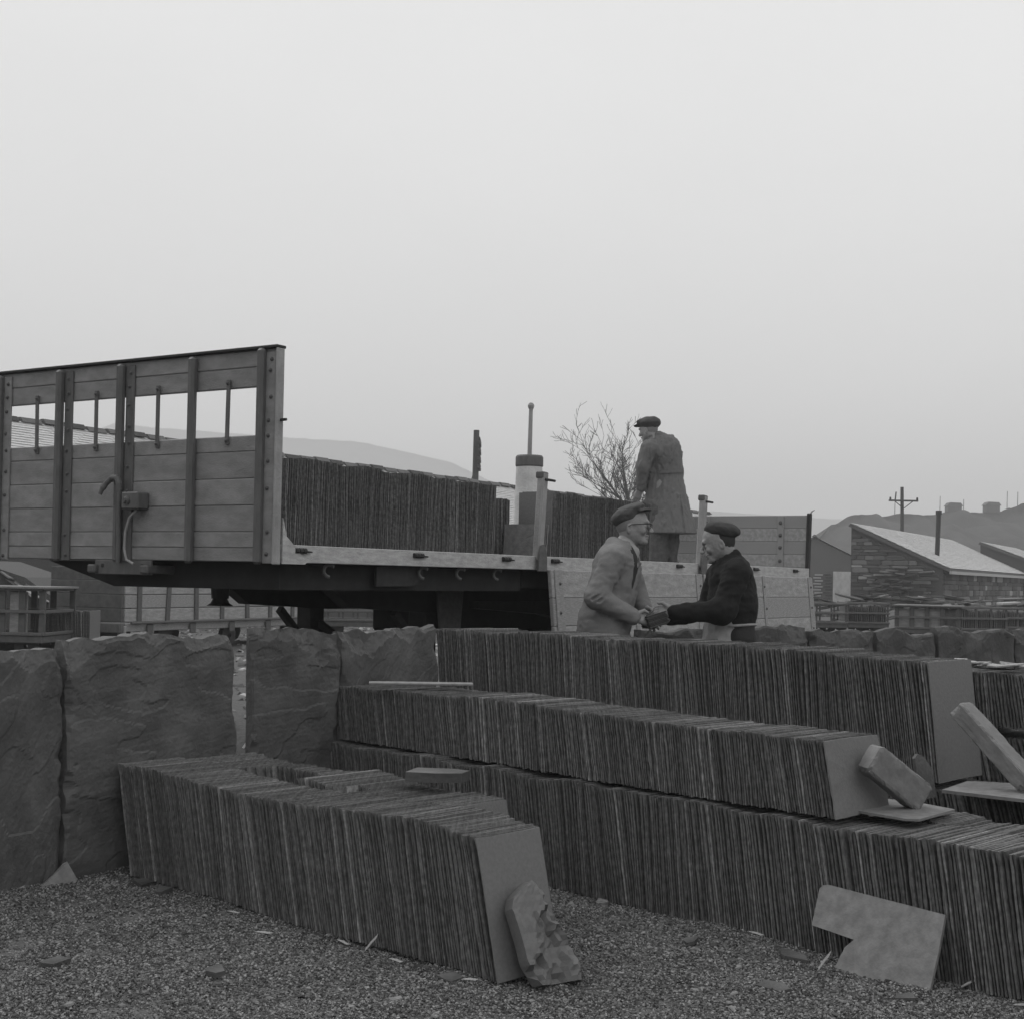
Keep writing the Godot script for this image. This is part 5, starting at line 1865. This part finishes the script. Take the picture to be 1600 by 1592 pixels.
func man_in_dark_jacket():
	var t := thing("person", "man in dark jacket, beret and pale apron handing over slates", "person", Transform3D(Basis.IDENTITY, Vector3(1.356, 0, -8.7)))
	# faces -x, head bowed
	var hx := Transform3D(Basis(Vector3.UP, PI - 0.12) * Basis(Vector3.BACK, -0.30), Vector3(-0.052, 1.452, 0.0))
	var f := Field.new(Vector3(-0.25, 0.0, -0.3), Vector3(0.3, 1.45, 0.3), 0.016)
	f.bone(Vector3(0.06, 0.88, 0), Vector3(0.03, 1.22, 0), 0.12, 0.125, 0.05, Vector3(1.3, 1, 1))
	f.bone(Vector3(0.03, 1.22, 0), Vector3(-0.015, 1.37, 0), 0.07, 0.055, 0.04)
	for s in [-1.0, 1.0]:
		f.bone(Vector3(0.06, 0.86, 0.09 * s), Vector3(0.04, 0.46, 0.10 * s), 0.08, 0.055, 0.03)
		f.bone(Vector3(0.04, 0.46, 0.10 * s), Vector3(0.07, 0.08, 0.10 * s), 0.055, 0.04, 0.03)
	var near_hand := hand_mesh(Vector3(-0.350, 1.008, 0.175), Vector3(-0.9, 0.08, -0.25), Vector3(-0.25, -0.55, -0.75), Vector3(-0.2, 0.75, 0.15), 0.6)
	var far_hand := hand_mesh(Vector3(-0.335, 0.955, -0.08), Vector3(-0.85, -0.1, 0.3), Vector3(-0.1, -0.6, 0.6), Vector3(-0.2, 0.8, 0.0), 0.6)
	put("body", join([f.to_mesh(), moved(head_mesh(1.0), hx), near_hand, far_hand]), M.skin, t)
	f = Field.new(Vector3(-0.44, 0.86, -0.40), Vector3(0.30, 1.44, 0.40), 0.0085)
	f.bone(Vector3(0.048, 0.90, 0), Vector3(0.048, 1.05, 0), 0.165, 0.180, 0.05, Vector3(1.28, 1, 1))
	f.bone(Vector3(0.048, 1.05, 0), Vector3(0.035, 1.20, 0), 0.185, 0.175, 0.06, Vector3(1.22, 1, 1))
	f.bone(Vector3(0.045, 1.255, 0.15), Vector3(-0.01, 1.255, -0.15), 0.078, 0.076, 0.07)
	f.bone(Vector3(0.035, 1.24, 0), Vector3(0.015, 1.33, 0), 0.11, 0.075, 0.06)
	f.bone(Vector3(0.045, 1.368, 0.035), Vector3(-0.045, 1.315, 0.075), 0.030, 0.022, 0.02)
	f.bone(Vector3(0.045, 1.368, -0.035), Vector3(-0.045, 1.315, -0.075), 0.030, 0.022, 0.02)
	f.bone(Vector3(0.050, 1.374, 0.035), Vector3(0.050, 1.374, -0.035), 0.031, 0.031, 0.02)
	f.bone(Vector3(0.035, 1.25, 0.185), Vector3(-0.055, 1.015, 0.245), 0.085, 0.075, 0.035)
	f.bone(Vector3(-0.055, 1.015, 0.245), Vector3(-0.340, 1.005, 0.180), 0.075, 0.052, 0.04)
	f.bone(Vector3(-0.03, 1.24, -0.17), Vector3(-0.08, 1.02, -0.21), 0.075, 0.07, 0.03)
	f.bone(Vector3(-0.08, 1.02, -0.21), Vector3(-0.33, 0.96, -0.09), 0.07, 0.05, 0.03)
	f.creases(0.009, Vector3(4, 6, 4), 81, true)
	f.creases(0.0045, Vector3(8, 16, 8), 82, true)
	f.bone(Vector3(0.0, 1.30, 0), Vector3(-0.03, 1.48, 0), 0.062, 0.09, 0.0, Vector3.ONE, 0.0, true)
	f.below(0.915)
	put("jacket", f.to_mesh(), M.jacket_dark, t)
	f = Field.new(Vector3(-0.22, 0.35, -0.26), Vector3(0.2, 0.98, 0.28), 0.011)
	f.bone(Vector3(-0.005, 0.955, 0.01), Vector3(-0.03, 0.45, 0.01), 0.165, 0.20, 0.05, Vector3(1.3, 1, 1))
	f.creases(0.014, Vector3(14, 8, 14), 83)
	f.ball(Vector3(0.33, 0.6, 0.0), Vector3(0.30, 0.9, 0.6), 0.0, Basis.IDENTITY, true)
	put("apron", f.to_mesh(), M.apron, t)
	f = Field.new(Vector3(-0.15, 0.02, -0.26), Vector3(0.28, 0.97, 0.26), 0.014)
	f.bone(Vector3(0.06, 0.93, 0), Vector3(0.06, 0.82, 0), 0.155, 0.165, 0.03, Vector3(1.25, 1, 1))
	for s in [-1.0, 1.0]:
		f.bone(Vector3(0.065, 0.84, 0.085 * s), Vector3(0.045, 0.46, 0.10 * s), 0.115, 0.085, 0.03)
		f.bone(Vector3(0.045, 0.46, 0.10 * s), Vector3(0.07, 0.08, 0.10 * s), 0.085, 0.075, 0.03)
	f.creases(0.01, Vector3(10, 14, 10), 84)
	put("trousers", f.to_mesh(), M.trousers_dark, t)
	var st := mb()
	var ring := []
	var rr := []
	for k in 25:
		var a := TAU * k / 24.0
		ring.append(Vector3(0.042 + 0.150 * cos(a), 0.932 + 0.006 * sin(a * 2.0), 0.183 * sin(a)))
		rr.append(0.009)
	tube(st, ring, rr, 6, false)
	put("apron_string", done(st), M.apron, t)
	boots(t, [Vector3(0.07, 0, 0.10), Vector3(0.07, 0, -0.10)], PI)
	put("beret", cap_mesh(1), M.cap_dark, t, Transform3D(hx.basis * Basis(Vector3.BACK, 0.38) * Basis.from_scale(Vector3(0.94, 1.0, 0.94)), hx.origin + Vector3(0.0, 0.022, 0)))
	f = Field.new(Vector3(-0.12, -0.12, -0.1), Vector3(0.1, 0.12, 0.1), 0.007)
	f.ball(Vector3(-0.016, 0.006, 0), Vector3(0.092, 0.10, 0.0785), 0.01)
	f.ball(Vector3(0.075, -0.02, 0), Vector3(0.095, 0.2, 0.2), 0.0, Basis.IDENTITY, true)
	put("hair", f.to_mesh(), M.hair_dark, t, hx)

func man_on_trailer():
	var t := thing("person", "man in long belted coat standing on the trailer, back turned", "person", Transform3D(Basis.IDENTITY, Vector3(1.63, 1.354, -14.6)))
	var face := Vector3(-0.80, 0, -0.60)
	var yaw := atan2(-face.z, face.x)
	var hx := Transform3D(Basis(Vector3.UP, yaw) * Basis(Vector3.BACK, -0.22), Vector3(-0.205, 1.445, 0.0))
	var f := Field.new(Vector3(-0.35, 0.0, -0.3), Vector3(0.3, 1.45, 0.3), 0.016)
	f.bone(Vector3(0.02, 0.88, 0), Vector3(-0.06, 1.22, 0), 0.12, 0.125, 0.05, Vector3(1, 1, 1.2))
	f.bone(Vector3(-0.06, 1.22, 0), Vector3(-0.16, 1.36, 0), 0.08, 0.058, 0.04)
	for s in [-1.0, 1.0]:
		f.bone(Vector3(0.02 + 0.07 * s, 0.86, -0.03 * s), Vector3(0.0 + 0.08 * s, 0.46, -0.04 * s), 0.08, 0.055, 0.03)
		f.bone(Vector3(0.0 + 0.08 * s, 0.46, -0.04 * s), Vector3(0.0 + 0.085 * s, 0.08, -0.04 * s), 0.055, 0.04, 0.03)
	var lh := hand_mesh(Vector3(-0.285, 0.80, -0.02), Vector3(-0.25, -0.9, -0.3), Vector3(-0.3, -0.1, -0.9), Vector3(-0.6, 0.2, -0.6), 0.5)
	var rh := hand_mesh(Vector3(-0.10, 0.84, -0.28), Vector3(-0.5, -0.7, -0.3), Vector3(-0.4, -0.1, 0.8), Vector3(-0.4, 0.6, 0.2), 0.5)
	put("body", join([f.to_mesh(), moved(head_mesh(1.0), hx), lh, rh]), M.skin, t)
	f = Field.new(Vector3(-0.42, 0.28, -0.36), Vector3(0.42, 1.44, 0.36), 0.009)
	f.bone(Vector3(0.055, 0.34, 0), Vector3(0.02, 0.965, 0), 0.268, 0.145, 0.012, Vector3(1, 1, 1.12), -0.4)
	f.bone(Vector3(0.015, 1.05, 0), Vector3(-0.04, 1.22, 0), 0.158, 0.185, 0.05, Vector3(1, 1, 1.25), -0.5)
	f.bone(Vector3(-0.20, 1.238, 0.085), Vector3(0.075, 1.205, -0.085), 0.080, 0.084, 0.08)
	f.bone(Vector3(-0.05, 1.22, 0.0), Vector3(-0.13, 1.352, 0), 0.13, 0.083, 0.07)
	f.bone(Vector3(-0.11, 1.40, 0.06), Vector3(-0.20, 1.362, 0.062), 0.026, 0.022, 0.02)
	f.bone(Vector3(-0.09, 1.39, 0.055), Vector3(-0.085, 1.38, -0.06), 0.026, 0.026, 0.02)
	f.bone(Vector3(-0.21, 1.235, 0.105), Vector3(-0.262, 1.04, 0.09), 0.086, 0.075, 0.035)
	f.bone(Vector3(-0.262, 1.04, 0.09), Vector3(-0.272, 0.83, -0.01), 0.075, 0.056, 0.03)
	f.bone(Vector3(0.09, 1.20, -0.11), Vector3(0.085, 1.01, -0.20), 0.080, 0.072, 0.035)
	f.bone(Vector3(0.09, 1.03, -0.20), Vector3(-0.08, 0.87, -0.27), 0.070, 0.056, 0.03)
	f.bone(Vector3(-0.11, 1.05, -0.02), Vector3(-0.11, 0.62, -0.05), 0.085, 0.12, 0.04)
	f.creases(0.014, Vector3(8, 2.2, 8), 91, true)
	f.creases(0.010, Vector3(16, 7, 16), 92, true)
	f.bone(Vector3(0.175, 0.30, 0.23), Vector3(0.115, 0.80, 0.145), 0.018, 0.006, 0.0, Vector3.ONE, 0.0, true)
	f.bone(Vector3(-0.13, 1.33, 0), Vector3(-0.19, 1.50, 0), 0.065, 0.09, 0.0, Vector3.ONE, 0.0, true)
	f.below(0.345)
	put("coat", f.to_mesh(), M.coat_mid, t)
	var st := mb()
	var ring := []
	var ring2 := []
	for k in 29:
		var a := TAU * k / 28.0
		var q := Basis(Vector3.UP, -0.45) * Vector3(0.160 * cos(a), 0, 0.146 * sin(a))
		ring.append(q + Vector3(0.018, 1.005 + 0.01 * cos(a), 0))
		ring2.append(q * 1.0 + Vector3(0.018, 0.972 + 0.01 * cos(a), 0))
	for k in 28:
		quad(st, ring[k], ring[k + 1], ring2[k + 1], ring2[k], ring[k] - Vector3(0.018, 1.0, 0))
	put("belt", done(st), M.coat_mid, t)
	f = Field.new(Vector3(-0.25, 0.02, -0.22), Vector3(0.28, 0.62, 0.22), 0.012)
	f.bone(Vector3(-0.075, 0.60, 0.03), Vector3(-0.075, 0.06, 0.03), 0.110, 0.098, 0.02)
	f.bone(Vector3(0.075, 0.60, -0.03), Vector3(0.055, 0.06, -0.05), 0.100, 0.075, 0.02)
	f.creases(0.012, Vector3(12, 9, 12), 93)
	put("trousers", f.to_mesh(), M.trousers_mid, t)
	boots(t, [Vector3(-0.07, 0.0, 0.03), Vector3(0.06, 0.0, -0.05)], yaw)
	put("cap", cap_mesh(2), M.cap_worn, t, Transform3D(hx.basis * Basis(Vector3.BACK, 0.12), hx.origin + Vector3(0.0, 0.006, 0)))
	f = Field.new(Vector3(-0.12, -0.12, -0.1), Vector3(0.1, 0.12, 0.1), 0.007)
	f.ball(Vector3(-0.016, 0.006, 0), Vector3(0.091, 0.10, 0.078), 0.01)
	f.ball(Vector3(0.075, -0.02, 0), Vector3(0.09, 0.2, 0.2), 0.0, Basis.IDENTITY, true)
	put("hair", f.to_mesh(), M.hair_grey, t, hx)
